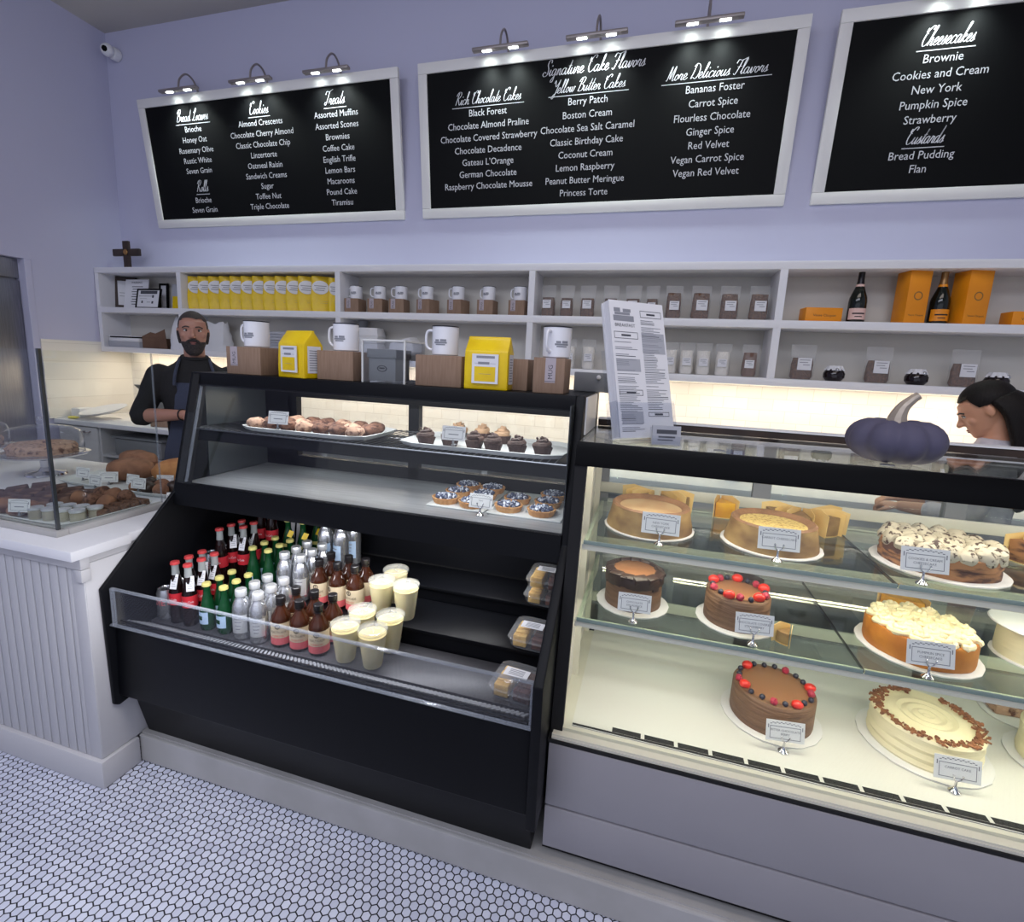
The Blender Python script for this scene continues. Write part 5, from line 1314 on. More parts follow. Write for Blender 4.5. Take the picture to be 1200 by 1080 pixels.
drink('silver', lambda: silver_bottle(.0315, .188), grid([('C', (-1.376, -1.300), (1.374, 1.440, 1.506)), ('B', (-1.358, -1.282), (1.582, 1.650, 1.718))], 'small silver aluminium bottle'), 0, 0, 'aluminium bottles in the drinks case')
drink('tall', lambda: silver_bottle(.0335, .212, True), [('A', -1.318, 1.79, 'tall silver bottle with pale blue label, front left of four on the top step'), ('A', -1.240, 1.79, 'tall silver bottle with pale blue label, front right of four on the top step'), ('A', -1.298, 1.86, 'tall silver bottle with pale blue label, back left of four on the top step'), ('A', -1.226, 1.86, 'tall silver bottle with pale blue label, back right of four on the top step')], 0, 0, 'tall aluminium bottles in the drinks case')
drink('amber', amber_bottle, grid([('C', (-1.215, -1.135, -1.056), (1.388, 1.470)), ('B', (-1.198, -1.115, -1.038), (1.585, 1.66))], 'amber kombucha bottle with black cap'), 0, 0, 'amber kombucha bottles in the drinks case')
drink('can', can, [('C', -1.748, 1.385, 'silver soda can at the front left corner of the bottom step'), ('C', -1.748, 1.455, 'silver soda can behind the corner can on the bottom step'), ('B', -1.748, 1.60, 'silver soda can at the front left of the middle step'), ('B', -1.748, 1.672, 'silver soda can behind another at the left of the middle step')], 0, 0, 'soda cans in the drinks case')
drink('cup', lemonade_cup, [('C', -.944, 1.382, 'cup of pale yellow lemonade, front left of the bottom step'), ('C', -.838, 1.382, 'cup of pale yellow lemonade, front right of the bottom step'), ('C', -.944, 1.487, 'cup of pale yellow lemonade, back left of the bottom step'), ('C', -.830, 1.487, 'cup of pale yellow lemonade, back right of the bottom step'),
   ('B', -.932, 1.602, 'cup of pale yellow lemonade, front left of the middle step'), ('B', -.828, 1.600, 'cup of pale yellow lemonade, front right of the middle step'), ('B', -.930, 1.708, 'cup of pale yellow lemonade at the back of the middle step')], 0, 0, 'lemonade cups in the drinks case')
for x, lb in ((-1.60, 'left'), (-1.545, 'right')):
    t = thing('shelf_tag', lb + ' white shelf tag with a red patch standing behind the cola bottles', 'price tag', (x, 1.90, ZA+.0005))
    b = nb(); M = RX(-.12); box(b, -.022, .022, 0, .0015, 0, .235, M=M); rect(b, -.022, .022, .13, .165, -.0004, 1, M)
    for k in range(4): rect(b, -.012, .014, .19+.01*k, .193+.01*k, -.0004, 2, M)
    obj('tag', b, [MT['paper'], MT['red'], MT['inklight']], t, smooth=False)

# clamshells of cookies
def cookie_box(x, y, z, label, rz):
    t = thing('cookie_clamshell', label, 'takeout container', (x, y, z), rz, 'clear clamshells of cookies'); w, d, h = .165, .135, .062
    def ring(s, zz, n=20):
        row = []
        for i in range(n):
            a = 2*PI*i/n; c, q2 = math.cos(a), math.sin(a); q = (abs(c)**6+abs(q2)**6)**(-1/6); row.append((w/2*c*q*s, d/2*q2*q*s, zz))
        return row
    b = nb(); loft(b, [ring(.86, 0), ring(1.0, h*.48)], cap=False); b.faces.new([b.verts.new(p) for p in ring(.86, .0005)]); obj('tray_half', b, MT['clam'], t)
    b = nb(); loft(b, [ring(1.02, h*.48), ring(1.03, h*.53), ring(.98, h*.56), ring(.86, h), ]); obj('lid_half', b, MT['clam'], t)
    b = nb(); box(b, -.045, .035, -.022, .022, h+.0005, h+.0015)
    for k in range(4): rect(b, -.03, .02, .0, .004, 0, 1, T(0, -.014+.008*k, h+.0017) @ RX(-PI/2))
    obj('label', b, [MT['paper'], MT['inklight']], t, smooth=False)
    for i in range(4):
        b = nb(); yy = -.042+.028*i; box(b, -.062, -.014, yy-.012, yy+.012, .004, .044, bev=.004, M=RZ(R.uniform(-.04, .04))); obj('golden_cookie', b, MT['cookie'], t)
    for i in range(4):
        b = nb(); yy = -.042+.028*i; box(b, .006, .062, yy-.012, yy+.012, .004, .042, bev=.004, M=RZ(R.uniform(-.06, .06))); obj('chocolate_cookie', b, MT['choc'], t)
cookie_box(-.333, 1.418, ZC+.0005, 'clear clamshell of cookies on the bottom step of the drinks case', -.1)
cookie_box(-.328, 1.605, ZB+.0005, 'clear clamshell of cookies on the middle step of the drinks case', -.05)
cookie_box(-.330, 1.822, ZA+.0005, 'lower of two stacked clear clamshells on the top step', -.05)
cookie_box(-.326, 1.824, ZA+.065, 'upper of two stacked clear clamshells on the top step', .0)

# ------------------------------------------------------------------ trays in the upper glass compartment
def tray(label, x0, x1, y0, y1, z):
    t = thing('serving_tray', label, 'tray', ((x0+x1)/2, (y0+y1)/2, z)); w, d = x1-x0, y1-y0
    b = nb()
    def rr(s, zz):
        row = []
        for i in range(28):
            a = 2*PI*i/28; c, q2 = math.cos(a), math.sin(a); q = (abs(c)**8+abs(q2)**8)**(-1/8); row.append(((w/2+s)*c*q, (d/2+s)*q2*q, zz))
        return row
    loft(b, [rr(-.012, 0), rr(0, .016), rr(-.004, .0175), rr(-.016, .003)], cap=True); obj('tray_body', b, MT['pearl'], t); return t
WZ = 1.2905
tray('left white tray of muffins on the wire shelf of the drinks case', -1.585, -1.01, 1.588, 1.90, WZ)
tray('right white tray of cupcakes on the wire shelf of the drinks case', -.88, -.265, 1.588, 1.92, WZ)
def muffin(label, x, y, z, r, m, cat='muffin', grp='muffins on the left tray', h=.042):
    t = thing(cat, label, cat, (x, y, z), R.uniform(0, 6), grp)
    b = nb(); lathe(b, [(0, 0), (r*.66, 0), (r*.86, h*.55), (0, h*.6)], 20, wob=lambda a, zz: 1+.03*math.cos(14*a)); obj('cup_base', b, m, t)
    b = nb(); ball(b, (0, 0, h*.60), (r, r, h*.52), 3, amp=.16, fr=40); obj('muffin_top', b, m, t)
k = 0
for j, y in enumerate((1.636, 1.708, 1.786)):
    for i in range(7):
        x = -1.520+.0755*i+(.015 if j % 2 else 0)
        if j == 0 and i == 2 and False: continue
        muffin('chocolate-flecked muffin, ' + ORD[i] + ' from the left in the ' + ('front', 'middle', 'back')[j] + ' row of the left tray', x, y, WZ+.0035, .036, MT['muffin'] if (i+j) % 3 else MT['muffinpale']); k += 1
def cupcake(label, x, y, m, z=WZ+.0035):
    t = thing('cupcake', label, 'cupcake', (x, y, z), R.uniform(0, 6), 'cupcakes on the right tray')
    b = nb(); lathe(b, [(0, 0), (.024, 0), (.033, .030), (0, .031)], 28, wob=lambda a, zz: 1+.04*math.cos(14*a)); obj('paper_cup', b, MT['wrapper'], t)
    b = nb(); tube(b, [((.026*(1-u*.85))*math.cos(u*14), (.026*(1-u*.85))*math.sin(u*14), .033+.030*u) for u in [i/34 for i in range(35)]], .01, 8, rad=[.0125*(1-.5*i/34) for i in range(35)]); ball(b, (0, 0, .032), (.030, .030, .008), 2)
    for i in range(7): ball(b, (R.uniform(-.02, .02), R.uniform(-.02, .02), .05+R.random()*.012), .0045, 1)
    obj('frosting', b, m, t)
for i, (x, y, m) in enumerate([(-.775, 1.640, 'frosting'), (-.695, 1.672, 'frosting'), (-.595, 1.655, 'frosting'), (-.520, 1.640, 'frosting'), (-.432, 1.638, 'frosting'), (-.345, 1.650, 'frosting'), (-.735, 1.86, 'frostingtan'), (-.635, 1.86, 'frostingtan'), (-.545, 1.835, 'frostingtan')]):
    cupcake(('chocolate-frosted cupcake, ' + ORD[i] + ' from the left in the front of the right tray') if i < 6 else ('tan-topped cupcake, ' + ORD[i-6] + ' from the left at the back of the right tray'), x, y, MT[m])
def price_card(x, y, z, label, rz=0, w=.085, h=.05, kind='name_card', grp='name cards in the drinks case'):
    return card(x, y, z, label, (), w, h, .03, -.2, rz, grp, 'name card', kind, clip=False)
price_card(-1.385, 1.600, WZ+.018, 'grey name card standing among the muffins of the left tray', .1)
t = price_card(-.655, 1.603, WZ+.018, 'name card standing before the cupcakes of the right tray', .05)
# blueberry tarts
DZ = 1.068
for nm, x0, x1, lb in (('serving_tray', -.77, -.545, 'small white tray under the left blueberry tarts'), ('serving_tray', -.535, -.265, 'small white tray under the right blueberry tarts')):
    t = thing(nm, lb, 'tray', ((x0+x1)/2, 1.80, DZ)); b = nb(); box(b, -(x1-x0)/2, (x1-x0)/2, -.165, .165, 0, .006, bev=.0025); obj('tray_body', b, MT['pearl'], t)
rt = random.Random(5)
def tart(x, y, label):
    t = thing('blueberry_tart', label, 'tart', (x, y, DZ+.0065), rt.uniform(0, 6), 'sugared blueberry tarts')
    b = nb(); r = .052; lathe(b, [(0, 0), (r*.84, 0), (r, .022), (r-.005, .023), (r-.010, .014), (0, .014)], 40, wob=lambda a, z: 1+.025*math.cos(20*a)); obj('crust', b, MT['crust'], t)
    for ring, n in ((.034, 11), (.018, 6), (0, 1)):
        for i in range(n):
            a = 2*PI*i/n+rt.random()*.3; b = nb(); ball(b, (ring*math.cos(a), ring*math.sin(a), .021+.004*(ring < .03)+.003*rt.random()), .0088, 2); obj('blueberry', b, MT['blueberry'], t)
TP = [(-.715, 1.695), (-.607, 1.685), (-.708, 1.805), (-.600, 1.80), (-.707, 1.915), (-.600, 1.912), (-.468, 1.693), (-.345, 1.690), (-.465, 1.805), (-.345, 1.805), (-.345, 1.915)]
for i, (x, y) in enumerate(TP):
    q = i if i < 6 else i-6
    tart(x, y, 'sugared blueberry tart on the ' + ('left' if i < 6 else 'right') + ' tray, ' + ('front', 'middle', 'back')[q//2 if i != 10 else 2] + ' row' + (', left side' if q % 2 == 0 and i != 10 else ', right side'))
card(-.545, 1.60, DZ, 'name card on a dark clip before the blueberry tarts', ('TART',), w=.085, h=.05, stem=.04, grp='name cards in the drinks case')

# ------------------------------------------------------------------ baked goods on the left counter
CZ = .9225
def platter(label, x0, x1, y0, y1):
    t = thing('platter', label, 'platter', ((x0+x1)/2, (y0+y1)/2, CZ)); w, d = (x1-x0)/2, (y1-y0)/2
    b = nb(); loft(b, [[((w+s)*c*q, (d+s)*e*q, z) for (c, e, q) in [(math.cos(a), math.sin(a), (abs(math.cos(a))**10+abs(math.sin(a))**10)**-.1) for a in [2*PI*i/32 for i in range(32)]]] for s, z in ((-.02, 0), (0, .02), (-.004, .022), (-.022, .006))]); obj('platter_body', b, MT['pearl'], t); return t
platter('large white platter in the front corner of the glass guard', -2.72, -2.015, 1.222, 1.60)
platter('white platter under the brown loaves behind the glass guard', -2.78, -2.05, 1.66, 2.06)
PZ = CZ+.0065
def lump(kind, label, cat, x, y, z, r, m, grp, rz=0, amp=.25, fr=25, sub=3, name=None):
    o = nb(); ball(o, (0, 0, r[2]*.86), r, sub, amp=amp, fr=fr, flat=0.0)
    ob_ = obj(kind, o, m, None, (x, y, z), (0, 0, rz)); tag(ob_, label, cat, grp); return ob_
# brownies, stacked squares with powdered tops
for j in range(3):
    for i in range(4):
        o = nb(); box(o, -.036, .036, -.034, .034, 0, .036, bev=.004, M=RX(.12) @ RY(R.uniform(-.15, .15)))
        for v in o.verts: v.co.z = max(v.co.z, 0)
        x, y = -2.662+.094*i+.02*j, 1.365+.084*j
        tag(obj('brownie', o, MT['brownie'], None, (x, y, PZ), (0, 0, .78+R.uniform(-.2, .2))), 'dark dusted brownie square, ' + ORD[i] + ' from the left, ' + ('front', 'middle', 'back')[j] + ' row on the platter', 'brownie', 'brownies on the front platter')
for i in range(4): lump('brown_roll', 'dark brown bread roll, ' + ORD[i] + ' from the left at the front edge of the platter', 'roll', -2.36+.095*i-.235, 1.268+.003*i, PZ, (.045, .036, .034), MT['bread'], 'dark rolls on the front platter', .3*i)
for i in range(6): lump('chocolate_scone', 'lumpy brown scone, ' + ORD[i] + ' of the heap right of the brownies', 'scone', -2.268+.072*(i % 3)-.0*(i//3), 1.455+.085*(i//3), PZ, (.034, .034, .034), MT['muffin'] if i % 2 else MT['bread'], 'brown scones on the front platter', i)
for i in range(8):
    t = thing('jam_pot', 'small clear jar with cream filling, ' + ORD[i] + ' of the cluster by the glass corner', 'jar', (-2.235+.055*(i % 4)+.012*(i//4), 1.275+.058*(i//4)+.012*(i % 4), PZ), 0, 'small jars by the glass corner')
    b = nb(); lathe(b, [(0, 0), (.022, 0), (.024, .004), (.024, .036), (0, .037)], 18); obj('jar_body', b, MT['jar'], t)
    b = nb(); lathe(b, [(.025, .0372), (.0255, .046), (0, .047)], 18, cap=False); obj('lid', b, MT['silvercap'], t)
for i in range(5):
    o = nb(); box(o, -.040, .040, -.018, .018, 0, .034, bev=.007)
    for v in o.verts: v.co += Vector((0, 0, noise.noise(v.co*40+Vector((i, 0, 0)))*.004))
    for v in o.verts: v.co.z = max(v.co.z, 0)
    tag(obj('granola_bar', o, MT['granola'], None, (-2.062+.001*i, 1.375+.042*i, PZ), (0, 0, .0)), 'dark seeded bar, ' + ORD[i] + ' from the front along the right edge of the platter', 'bar', 'seeded bars on the front platter')
for i in range(6): lump('chocolate_bun', 'small round chocolate bun, ' + ORD[i] + ' of the pile by the rear edge of the glass', 'bun', -2.13-.072*(i % 3), 1.70+.066*(i//3), CZ+.0065, (.033, .033, .030), MT['ganache'] if i % 2 else MT['bread'], 'chocolate buns behind the glass', i, amp=.08)
def loaf(label, x, y, l, w, h, m, rz):
    o = nb(); rings = []
    for k in range(13):
        u = -1+2*k/12; s = (1-abs(u)**3.2)**.5 if abs(u) < 1 else .12; s = max(s, .25); row = []
        for i in range(16):
            a = 2*PI*i/16; c, e = math.cos(a), math.sin(a); q = (abs(c)**3+abs(e)**3)**(-1/3)
            row.append((u*l/2, w/2*c*q*s, max(0, h*.5+h*.5*e*q*s*(1+.08*noise.noise(Vector((u*4+x, c*2, e)))))))
        rings.append(row)
    loft(o, rings); return tag(obj('bread_loaf', o, m, None, (x, y, CZ+.0065), (0, 0, rz)), label, 'bread')
loaf('long brown bread loaf at the back of the glass guard, left of the golden loaf', -2.64, 1.995, .28, .11, .115, MT['bread'], -.15)
loaf('golden crusty loaf beside the left end panel of the drinks case', -2.235, 1.915, .27, .13, .125, MT['breadgold'], .7)
loaf('second brown loaf overlapping the long one in the middle', -2.50, 1.845, .22, .12, .11, MT['bread'], .35)
def lprice(x, y, z, label, rz): return card(x, y, z, label, (), .078, .05, .025, -.15, rz, 'name cards on the left counter', 'name card', 'name_card', clip=False)
for x, y, z, rz, lb in [(-2.27, 1.243, CZ+.022, .35, 'name card at the front edge of the glass guard before the dark rolls'), (-2.62, 1.70, CZ+.022, .1, 'name card at the left behind the brownies'), (-2.50, 1.735, CZ+.0065, .5, 'name card tilted toward the long brown loaf'), (-2.36, 1.745, CZ+.0065, .0, 'name card under the middle brown loaf'), (-2.225, 1.80, CZ+.0065, .35, 'name card beside the middle of the loaves, turned to the right'), (-2.10, 1.78, CZ+.0065, .1, 'name card before the golden loaf at the edge of the glass'), (-1.93, 1.605, CZ, .35, 'name card on the countertop outside the glass, beside the drinks case'), (-2.43, 1.625, CZ+.022, .0, 'name card behind the heap of brown scones'), (-2.22, 1.665, CZ+.022, .1, 'name card between the scones and the chocolate buns')]:
    lprice(x, y, z, lb, rz)
# cake stands with glass domes
def cake_stand(x, y, label, dlabel, clabel, r=.17):
    t = thing('cake_stand', label, 'cake stand', (x, y, CZ)); b = nb()
    lathe(b, [(0, 0), (.085, 0), (.08, .008), (.03, .02), (.018, .04), (.022, .075), (.05, .098), (r, .105), (r+.008, .113), (r, .115), (0, .113)], 40); obj('stand_body', b, MT['chrome'], t)
    d = thing('glass_dome', dlabel, 'cake dome', (x, y, CZ+.1155)); q = r-.015
    b = nb(); lathe(b, [(q, 0), (q, .075), (q*.95, .105), (q*.75, .128), (q*.4, .14), (.012, .144)], 44, cap=False); obj('dome', b, MT['acrylic'], d)
    b = nb(); lathe(b, [(.010, .143), (.008, .150), (.018, .160), (.022, .172), (.016, .184), (0, .188)], 24, cap=False); obj('knob', b, MT['acrylic'], d)
    b = nb(); lathe(b, [(q-.001, .0), (q+.003, .002), (q+.002, .006), (q-.001, .006)], 44, cap=False); obj('rim', b, MT['acrylicedge'], d)
    c = thing('coffee_cake', clabel, 'cake', (x, y, CZ+.1165)); b = nb(); lathe(b, [(0, 0), (q*.82, 0), (q*.85, .03), (q*.75, .048), (q*.3, .05), (.03, .035), (0, .035)], 36, wob=lambda a, z: 1+.04*math.sin(9*a+z*60)); obj('cake_body', b, MT['muffinpale'], c)
cake_stand(-2.99, 1.77, 'footed cake stand under the right glass dome on the left counter', 'clear glass dome with a knob, right of two at the left edge', 'brown ring cake under the right glass dome', .18)
cake_stand(-3.48, 1.72, 'footed cake stand under the left glass dome, cut by the left edge of the view', 'clear glass dome cut by the left edge of the view', 'brown ring cake under the glass dome cut by the left edge of the view', .18)

# ------------------------------------------------------------------ on the back worktop
t = thing('open_carton', 'grey carton with an open flap on the back worktop, left of the man', 'box', (-4.12, 3.44, CT+.0005), .15)
b = nb(); box(b, -.15, .15, -.12, .12, .10, .235, bev=.003); prism(b, [(-.12, .235), (-.124, .235), (-.26, .31), (-.256, .314)], 'x', -.15, .15, M=RZ(.3)); obj('carton', b, MT['greybox'], t)
b = nb(); box(b, -.14, .14, -.11, .11, 0, .098, bev=.01); obj('scale_base', b, MT['grey'], t)
t = thing('plate_stack', 'wide pale plate tilted against the grey carton on the back worktop', 'plate', (-4.50, 3.14, CT+.045)); b = nb(); lathe(b, [(0, 0), (.10, 0), (.165, .026), (.17, .030), (.10, .006), (0, .006)], 40, M=RX(.22) @ RY(-.05)); obj('plate_disc', b, MT['foam'], t)
for v in t.children: v.location.z = .012
t = thing('cardboard_box', 'small open kraft box on the worktop beside the man\u2019s arm', 'box', (-3.70, 3.06, CT+.0005), .2); b = nb(); box(b, -.14, .12, -.02, .16, 0, .13, bev=.003); obj('carton', b, MT['kraft'], t)
b = nb(); box(b, .1205, .124, -.02, .16, 0, .135); obj('white_side', b, MT['paper'], t)
t = thing('plastic_tub', 'low white tub with a yellow cloth at the left end of the back worktop', 'tub', (-4.745, 3.14, CT+.0005)); b = nb(); box(b, -.055, .055, -.07, .07, 0, .08, bev=.012); obj('tub', b, MT['foam'], t)
b = nb(); ball(b, (.05, -.12, .012), (.05, .03, .012), 2, amp=.2); obj('yellow_cloth', b, mat('yellow_cloth', rgb(230, 216, 110), .8), t)
t = thing('tall_carton', 'plain brown carton standing on the back worktop behind the man', 'box', (-3.72, 3.40, CT+.0005)); b = nb(); box(b, -.12, .14, -.08, .1, 0, .36, bev=.003); obj('carton', b, MT['kraft'], t)
# ------------------------------------------------------------------ people
def remesh(bm, voxel, smooth=3):
    me = bpy.data.meshes.new('tmp'); bm.normal_update(); bm.to_mesh(me); bm.free()
    o = bpy.data.objects.new('tmp', me); COL.objects.link(o)
    m = o.modifiers.new('r', 'REMESH'); m.mode = 'VOXEL'; m.voxel_size = voxel
    if smooth:
        k = o.modifiers.new('s', 'SMOOTH'); k.factor = .5; k.iterations = smooth
    dg = bpy.context.evaluated_depsgraph_get(); dg.update()
    out = bpy.data.meshes.new_from_object(o.evaluated_get(dg))
    bpy.data.objects.remove(o); bpy.data.meshes.remove(me)
    b = nb(); b.from_mesh(out); bpy.data.meshes.remove(out); return b
def limb(b, pts, rads, seg=14, n=5, M=None):
    P = smooth_path(pts, n); Rr = [v.x for v in smooth_path([(r, 0, 0) for r in rads], n)]
    tube(b, P, 0, seg, rad=Rr, M=M); ball(b, tuple(P[0]), Rr[0], 2, M=M); ball(b, tuple(P[-1]), Rr[-1], 2, M=M)
def ell(b, secs, M=None, n=24, p=2.3):
    rings = []
    for z, cx, cy, rx, ry in secs:
        row = []
        for i in range(n):
            a = 2*PI*i/n; c, s = math.cos(a), math.sin(a); q = (abs(c)**p+abs(s)**p)**(-1/p); row.append((cx+rx*c*q, cy+ry*s*q, z))
        rings.append(row)
    loft(b, rings, M=M)
def hand(b, wrist, elbow, up, side, curl, sc=1.0):
    """five-fingered hand continuing the forearm; up = back of the hand, side = +1 when the thumb lies along +s"""
    W = Vector(wrist); d = (W-Vector(elbow)).normalized(); u = Vector(up); u = (u-d*u.dot(d)).normalized(); s = d.cross(u)*side
    def P(a, l, h): return W+(d*a+s*l+u*h)*sc
    ell(b, [(.0, 0, 0, .024, .017), (.03, 0, 0, .037, .016), (.07, 0, 0, .042, .015), (.088, 0, 0, .040, .013)], M=Matrix(((s.x, u.x, d.x, W.x), (s.y, u.y, d.y, W.y), (s.z, u.z, d.z, W.z), (0, 0, 0, 1))) @ S3(sc, sc, sc), n=16)
    for l, L in ((.030, .070), (.010, .078), (-.010, .073), (-.029, .058)):
        pts = [P(.075, l, 0)]; a = 0; x, h = .080, 0
        for k in range(3):
            a += curl*(1.0 if k else .7); seg = L*(.45, .32, .23)[k]; x += seg*math.cos(a); h -= seg*math.sin(a); pts.append(P(x, l*1.05, h))
        limb(b, pts, [.0095*sc, .0088*sc, .008*sc, .0068*sc], 9, 3)
    limb(b, [P(.020, .026, -.004), P(.045, .050, -.014), P(.072, .052, -.026), P(.090, .040, -.034)], [.013*sc, .0115*sc, .0095*sc, .008*sc], 9, 3)

def head_solids(b, H, M, female=False):
    f = .93 if female else 1.0
    ball(b, (0, .012, H-.092), (.076, .097, .092), 3, M=M)
    ell(b, [(H-.232, 0, -.060, .022*f, .022), (H-.222, 0, -.050, .040*f, .040), (H-.200, 0, -.034, .055*f, .058), (H-.165, 0, -.018, .066*f, .076), (H-.125, 0, -.006, .072, .088), (H-.09, 0, .0, .074, .092), (H-.06, 0, .004, .070, .090)], M=M)
    # brow, nose, cheeks, lips, chin, ears
    tube(b, smooth_path([(-.046, -.074, H-.102), (-.022, -.090, H-.098), (0, -.091, H-.101), (.022, -.090, H-.098), (.046, -.074, H-.102)], 3), .0085, 8, M=M)
    limb(b, [(0, -.090, H-.108), (0, -.100, H-.130), (0, -.113, H-.150)], [.008, .010, .0135], 10, 3, M=M)
    for s in (-1, 1):
        ball(b, (s*.011, -.099, H-.153), (.010, .011, .008), 2, M=M); ball(b, (s*.042, -.066, H-.145), (.024, .020, .022), 2, M=M)
        ball(b, (s*.077, .008, H-.125), (.010, .019, .031), 2, M=M)
    ball(b, (0, -.086, H-.183), (.026, .013, .007), 2, M=M); ball(b, (0, -.084, H-.194), (.023, .013, .008), 2, M=M); ball(b, (0, -.074, H-.218), (.024, .018, .017), 2, M=M)

def person(label, loc, rz, H, arms, headM, female=False, curl=.75):
    t = thing('person', label, 'person', loc, rz); k = H/1.82; sh = .165*k if female else .192*k
    b = nb()
    ell(b, [(.86*k, 0, 0, .155*k, .11*k), (.98*k, 0, 0, .150*k, .112*k), (1.08*k, 0, 0, .138*k, .105*k), (1.22*k, 0, -.004, .152*k, .112*k), (1.36*k, 0, 0, sh*.92, .110*k), (1.46*k, 0, .008, sh*.90, .085*k), (1.515*k, 0, .014, .085*k, .066*k), (1.545*k, 0, .014, .058*k, .058*k)])
    limb(b, [(0, .016, 1.50*k), (0, .008, 1.57*k), (0, -.002, 1.66*k)], [.062*k, .056*k, .055*k], 16, 3)
    for s in (-1, 1):
        limb(b, [(s*.085*k, 0, .90*k), (s*.095*k, -.01, .50*k), (s*.10*k, .02, .09*k)], [.088*k, .056*k, .042*k], 14, 5)
        limb(b, [(s*.10*k, .04, .05), (s*.105*k, -.10, .035), (s*.11*k, -.17, .03)], [.045, .042, .030], 10, 3)
    for s, (S, E, Wp, up) in zip((-1, 1), arms):
        limb(b, [S, tuple((Vector(S)+Vector(E))/2), E], [.055*k, .046*k, .041*k], 14, 4); limb(b, [E, tuple((Vector(E)*.6+Vector(Wp)*.4)), Wp], [.042*k, .040*k, .027*k], 14, 4)
        hand(b, Wp, E, up, -s, curl, .98*k)
    head_solids(b, 1.82 if False else H, headM @ T(0, 0, H) @ S3(k**.5, k**.5, k**.5) @ T(0, 0, -H), female)
    body = remesh(b, .0052)
    o = obj('body', body, MT['skin2'] if female else MT['skin'], t, ang=3.2)
    HM = headM @ T(0, 0, H) @ S3(k**.5, k**.5, k**.5) @ T(0, 0, -H)
    for s in (-1, 1):
        b = nb(); ball(b, (s*.031, -.0775, H-.116), (.0150, .0115, .0092), 3, M=HM); ball(b, (s*.031, -.0872, H-.116), (.0062, .003, .0062), 2, m=1, M=HM); obj('eye', b, [MT['eye'], MT['iris']], t)
        b = nb(); tube(b, smooth_path([(s*.050, -.077, H-.101), (s*.034, -.090, H-.094), (s*.014, -.096, H-.098)], 4), .0042, 8, M=HM); tube(b, smooth_path([(s*.046, -.080, H-.112), (s*.031, -.0885, H-.1065), (s*.017, -.083, H-.112)], 4), .0026, 6, M=HM); obj('eyebrow', b, MT['hairdark'], t)
    b = nb(); ball(b, (0, -.0945, H-.1845), (.020, .0075, .0045), 2, M=HM); ball(b, (0, -.0925, H-.1935), (.018, .0075, .005), 2, M=HM); obj('mouth', b, MT['lip'], t)
    return t, HM

# the man behind the drinks case
HT = 1.82
armL = ((-.185, .01, 1.435), (-.285, -.03, 1.20), (-.055, -.235, 1.225), (-.2, -.4, 1))
armR = ((.185, .01, 1.435), (.285, -.02, 1.20), (.075, -.24, 1.20), (.2, -.4, 1))
man, HM = person('bearded man in black shirt and dark apron standing behind the drinks case', (-2.69, 2.425, 0), math.radians(46), HT, (armL, armR), Matrix.Identity(4))
b = nb()
ell(b, [(.90, 0, 0, .172, .128), (1.0, 0, 0, .168, .130), (1.10, 0, 0, .156, .122), (1.22, 0, -.004, .168, .127), (1.36, 0, 0, .190, .124), (1.46, 0, .008, .186, .100), (1.512, 0, .014, .105, .082), (1.548, 0, .012, .070, .070)])
for S, E, W_, u in (armL, armR):
    e = Vector(E)+(Vector(W_)-Vector(E))*.10; limb(b, [S, tuple((Vector(S)+Vector(E))/2), E, tuple(e)], [.071, .062, .056, .054], 16, 4)
b = remesh(b, .007)
for v in b.verts: v.co += Vector((1, 1, 0))*.004*noise.noise(v.co*14)
obj('shirt', b, MT['shirt'], man, ang=3.2)
b = nb(); tube(b, [(.064*math.cos(a*PI/12), .008-.055*math.sin(a*PI/12)-.012, 1.548-.012*math.sin(a*PI/12)) for a in range(24)], .012, 8, closed=True); obj('collar', b, MT['shirt'], man)
b = nb(); n = 15
def apron_row(z, w, y0):
    return [(w*(-1+2*i/(n-1)), y0+.055*(abs(-1+2*i/(n-1)))**2.2, z) for i in range(n)]
rows = [apron_row(.55, .22, -.150), apron_row(.80, .20, -.148), apron_row(1.0, .175, -.143), apron_row(1.10, .15, -.137), apron_row(1.20, .13, -.141), apron_row(1.33, .125, -.141), apron_row(1.40, .115, -.134)]
for q in (0, .006):
    V = [[b.verts.new((x, y-q, z)) for x, y, z in r] for r in rows]
    for A, B in zip(V, V[1:]):
        for i in range(n-1): b.faces.new((A[i], A[i+1], B[i+1], B[i]) if q else (A[i], B[i], B[i+1], A[i+1]))
ap = obj('apron', b, MT['denim'], man, ang=1.2)
for s in (-1, 1):
    b = nb(); tube(b, smooth_path([(s*.105, -.122, 1.385), (s*.100, -.115, 1.44), (s*.085, -.070, 1.505), (s*.07, .02, 1.545), (s*.05, .10, 1.50)], 5), .009, 6); obj('strap', b, MT['denim'], ap)
# cropped hair and beard follow the head
b = nb(); ball(b, (0, .0125, HT-.092), (.0785, .0995, .0945), 4, M=HM)
bmesh.ops.delete(b, geom=[v for v in b.verts if v.co.z < HT-.115+max(0, -(v.co.y+.03))*.75 or (v.co.y < -.055 and v.co.z < HT-.05)], context='VERTS'); obj('hair', b, MT['hairdark'], man, ang=3.2)
b = nb()
ell(b, [(HT-.262, 0, -.060, .020, .020), (HT-.246, 0, -.056, .040, .036), (HT-.222, 0, -.046, .052, .050), (HT-.200, 0, -.036, .061, .063), (HT-.180, 0, -.026, .067, .071)], M=HM)
tube(b, smooth_path([(-.036, -.082, HT-.192), (-.022, -.095, HT-.176), (0, -.101, HT-.171), (.022, -.095, HT-.176), (.036, -.082, HT-.192)], 4), .0085, 8, M=HM)
for s in (-1, 1): tube(b, smooth_path([(s*.066, -.020, HT-.19), (s*.0735, -.010, HT-.155), (s*.0755, -.006, HT-.118)], 4), .010, 8, M=HM)
bb = remesh(b, .004, 2); obj('beard', bb, MT['beard'], man, ang=3.2)
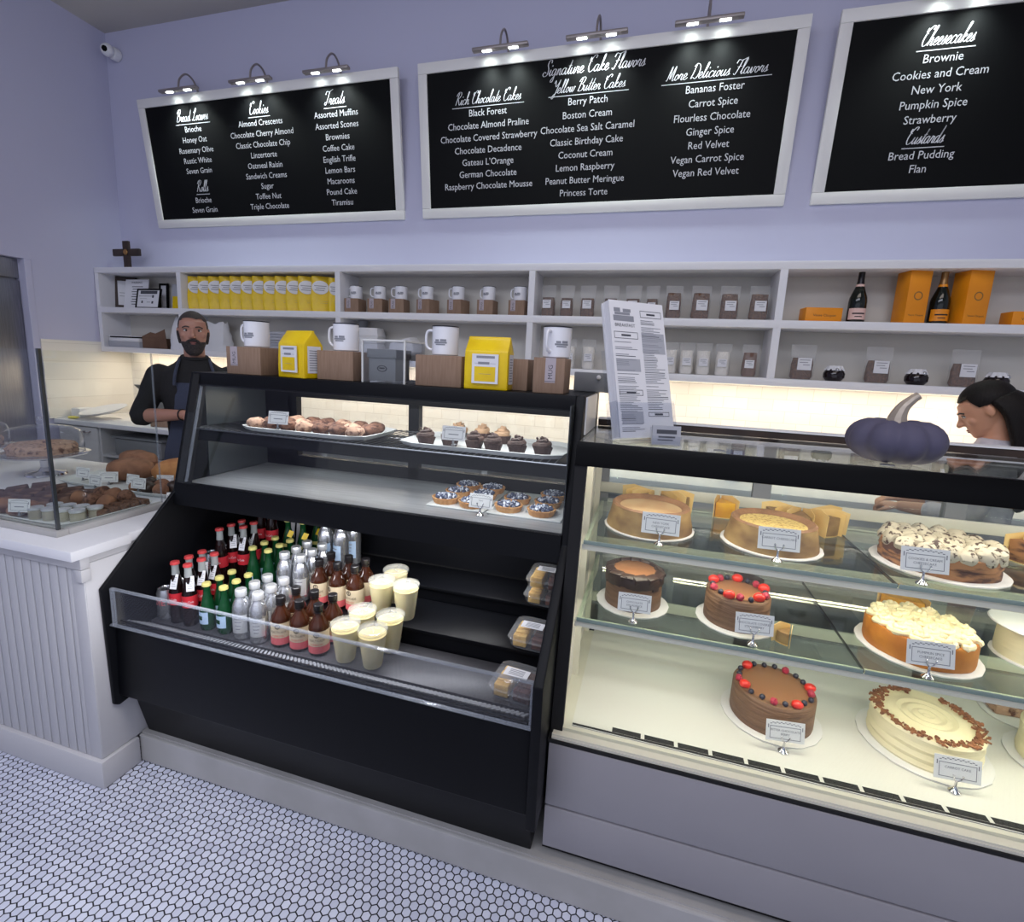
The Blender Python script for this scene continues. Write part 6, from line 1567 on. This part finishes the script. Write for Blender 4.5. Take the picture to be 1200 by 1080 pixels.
b = nb(); E_, W_ = Vector(armL[1]), Vector(armL[2]); d = (W_-E_).normalized(); c = W_-d*.02; s_ = d.cross(Vector((0, 0, 1))).normalized(); u_ = s_.cross(d)
tube(b, [tuple(c+(s_*math.cos(a*PI/10)+u_*math.sin(a*PI/10))*.031) for a in range(20)], .004, 6, closed=True); obj('bracelet', b, MT['blackcap'], man)

# the woman at the far right, in profile
HW = 1.60
armL = ((-.155, .0, 1.235), (-.20, -.06, 1.02), (-.10, -.28, 1.00), (-.1, 0, 1)); armR = ((.155, .0, 1.235), (.20, -.06, 1.02), (.10, -.28, 1.00), (.1, 0, 1))
tilt = T(0, .0, 1.40) @ RX(math.radians(32)) @ T(0, 0, -1.40)
wom, WM = person('dark-haired woman in a white top looking down behind the pastry case', (1.47, 2.72, .02), math.radians(-112), HW, (armL, armR), tilt, True)
k = HW/1.82
b = nb()
ell(b, [(.80, 0, 0, .165, .122), (.95, 0, 0, .145, .112), (1.07, 0, -.006, .152, .118), (1.19, 0, 0, .162, .112), (1.28, 0, .008, .158, .090), (1.33, 0, .012, .085, .068), (1.352, 0, .010, .060, .060)])
for S, E, W_, u in (armL, armR): limb(b, [S, tuple((Vector(S)+Vector(E))/2), E, tuple(Vector(E)*.5+Vector(W_)*.5)], [.062, .055, .048, .044], 14, 4)
b = remesh(b, .007)
for v in b.verts: v.co += Vector((1, 1, 0))*.005*noise.noise(v.co*16)
obj('blouse', b, MT['blouse'], wom, ang=3.2)
cap = nb(); ball(cap, (0, .022, HW-.082), (.089, .108, .097), 4, M=WM)
def bare(v):
    q = tilt.inverted() @ v
    return q.y < -.020-.5*max(0, q.z-(HW-.10)) and q.z < HW-.045 or (q.y < .034 and q.z < HW-.100)
bmesh.ops.delete(cap, geom=[v for v in cap.verts if bare(v.co)], context='VERTS')
b = nb()
for i in range(26):
    a = -.25+(PI+.5)*i/25; x, y = .080*math.cos(a), .020+.094*math.sin(a)
    if y < .034: continue
    p0 = WM @ Vector((x, y, HW-.085)); p1 = WM @ Vector((x*1.12, y*1.12+.01, HW-.19)); p2 = Vector((x*1.25, .085+.045*math.sin(a), HW-.40)); p3 = Vector((x*1.1, .10+.03*math.sin(a), HW-.55))
    tube(b, smooth_path([tuple(p0), tuple(p1), tuple(p2), tuple(p3)], 5), .02, 7, rad=[.017+.004*math.sin(j*.4) for j in range(15)]+[.006])
hb = remesh(b, .006, 2); me_ = bpy.data.meshes.new('t'); cap.to_mesh(me_); cap.free(); hb.from_mesh(me_); bpy.data.meshes.remove(me_); obj('hair', hb, MT['hairblack'], wom, ang=3.2)
b = nb(); tube(b, [tuple(WM @ Vector((-.083, .006+.016*math.cos(a*PI/10), HW-.172+.016*math.sin(a*PI/10)))) for a in range(20)], .002, 6, closed=True); obj('hoop_earring', b, MT['foil_gold'], wom)
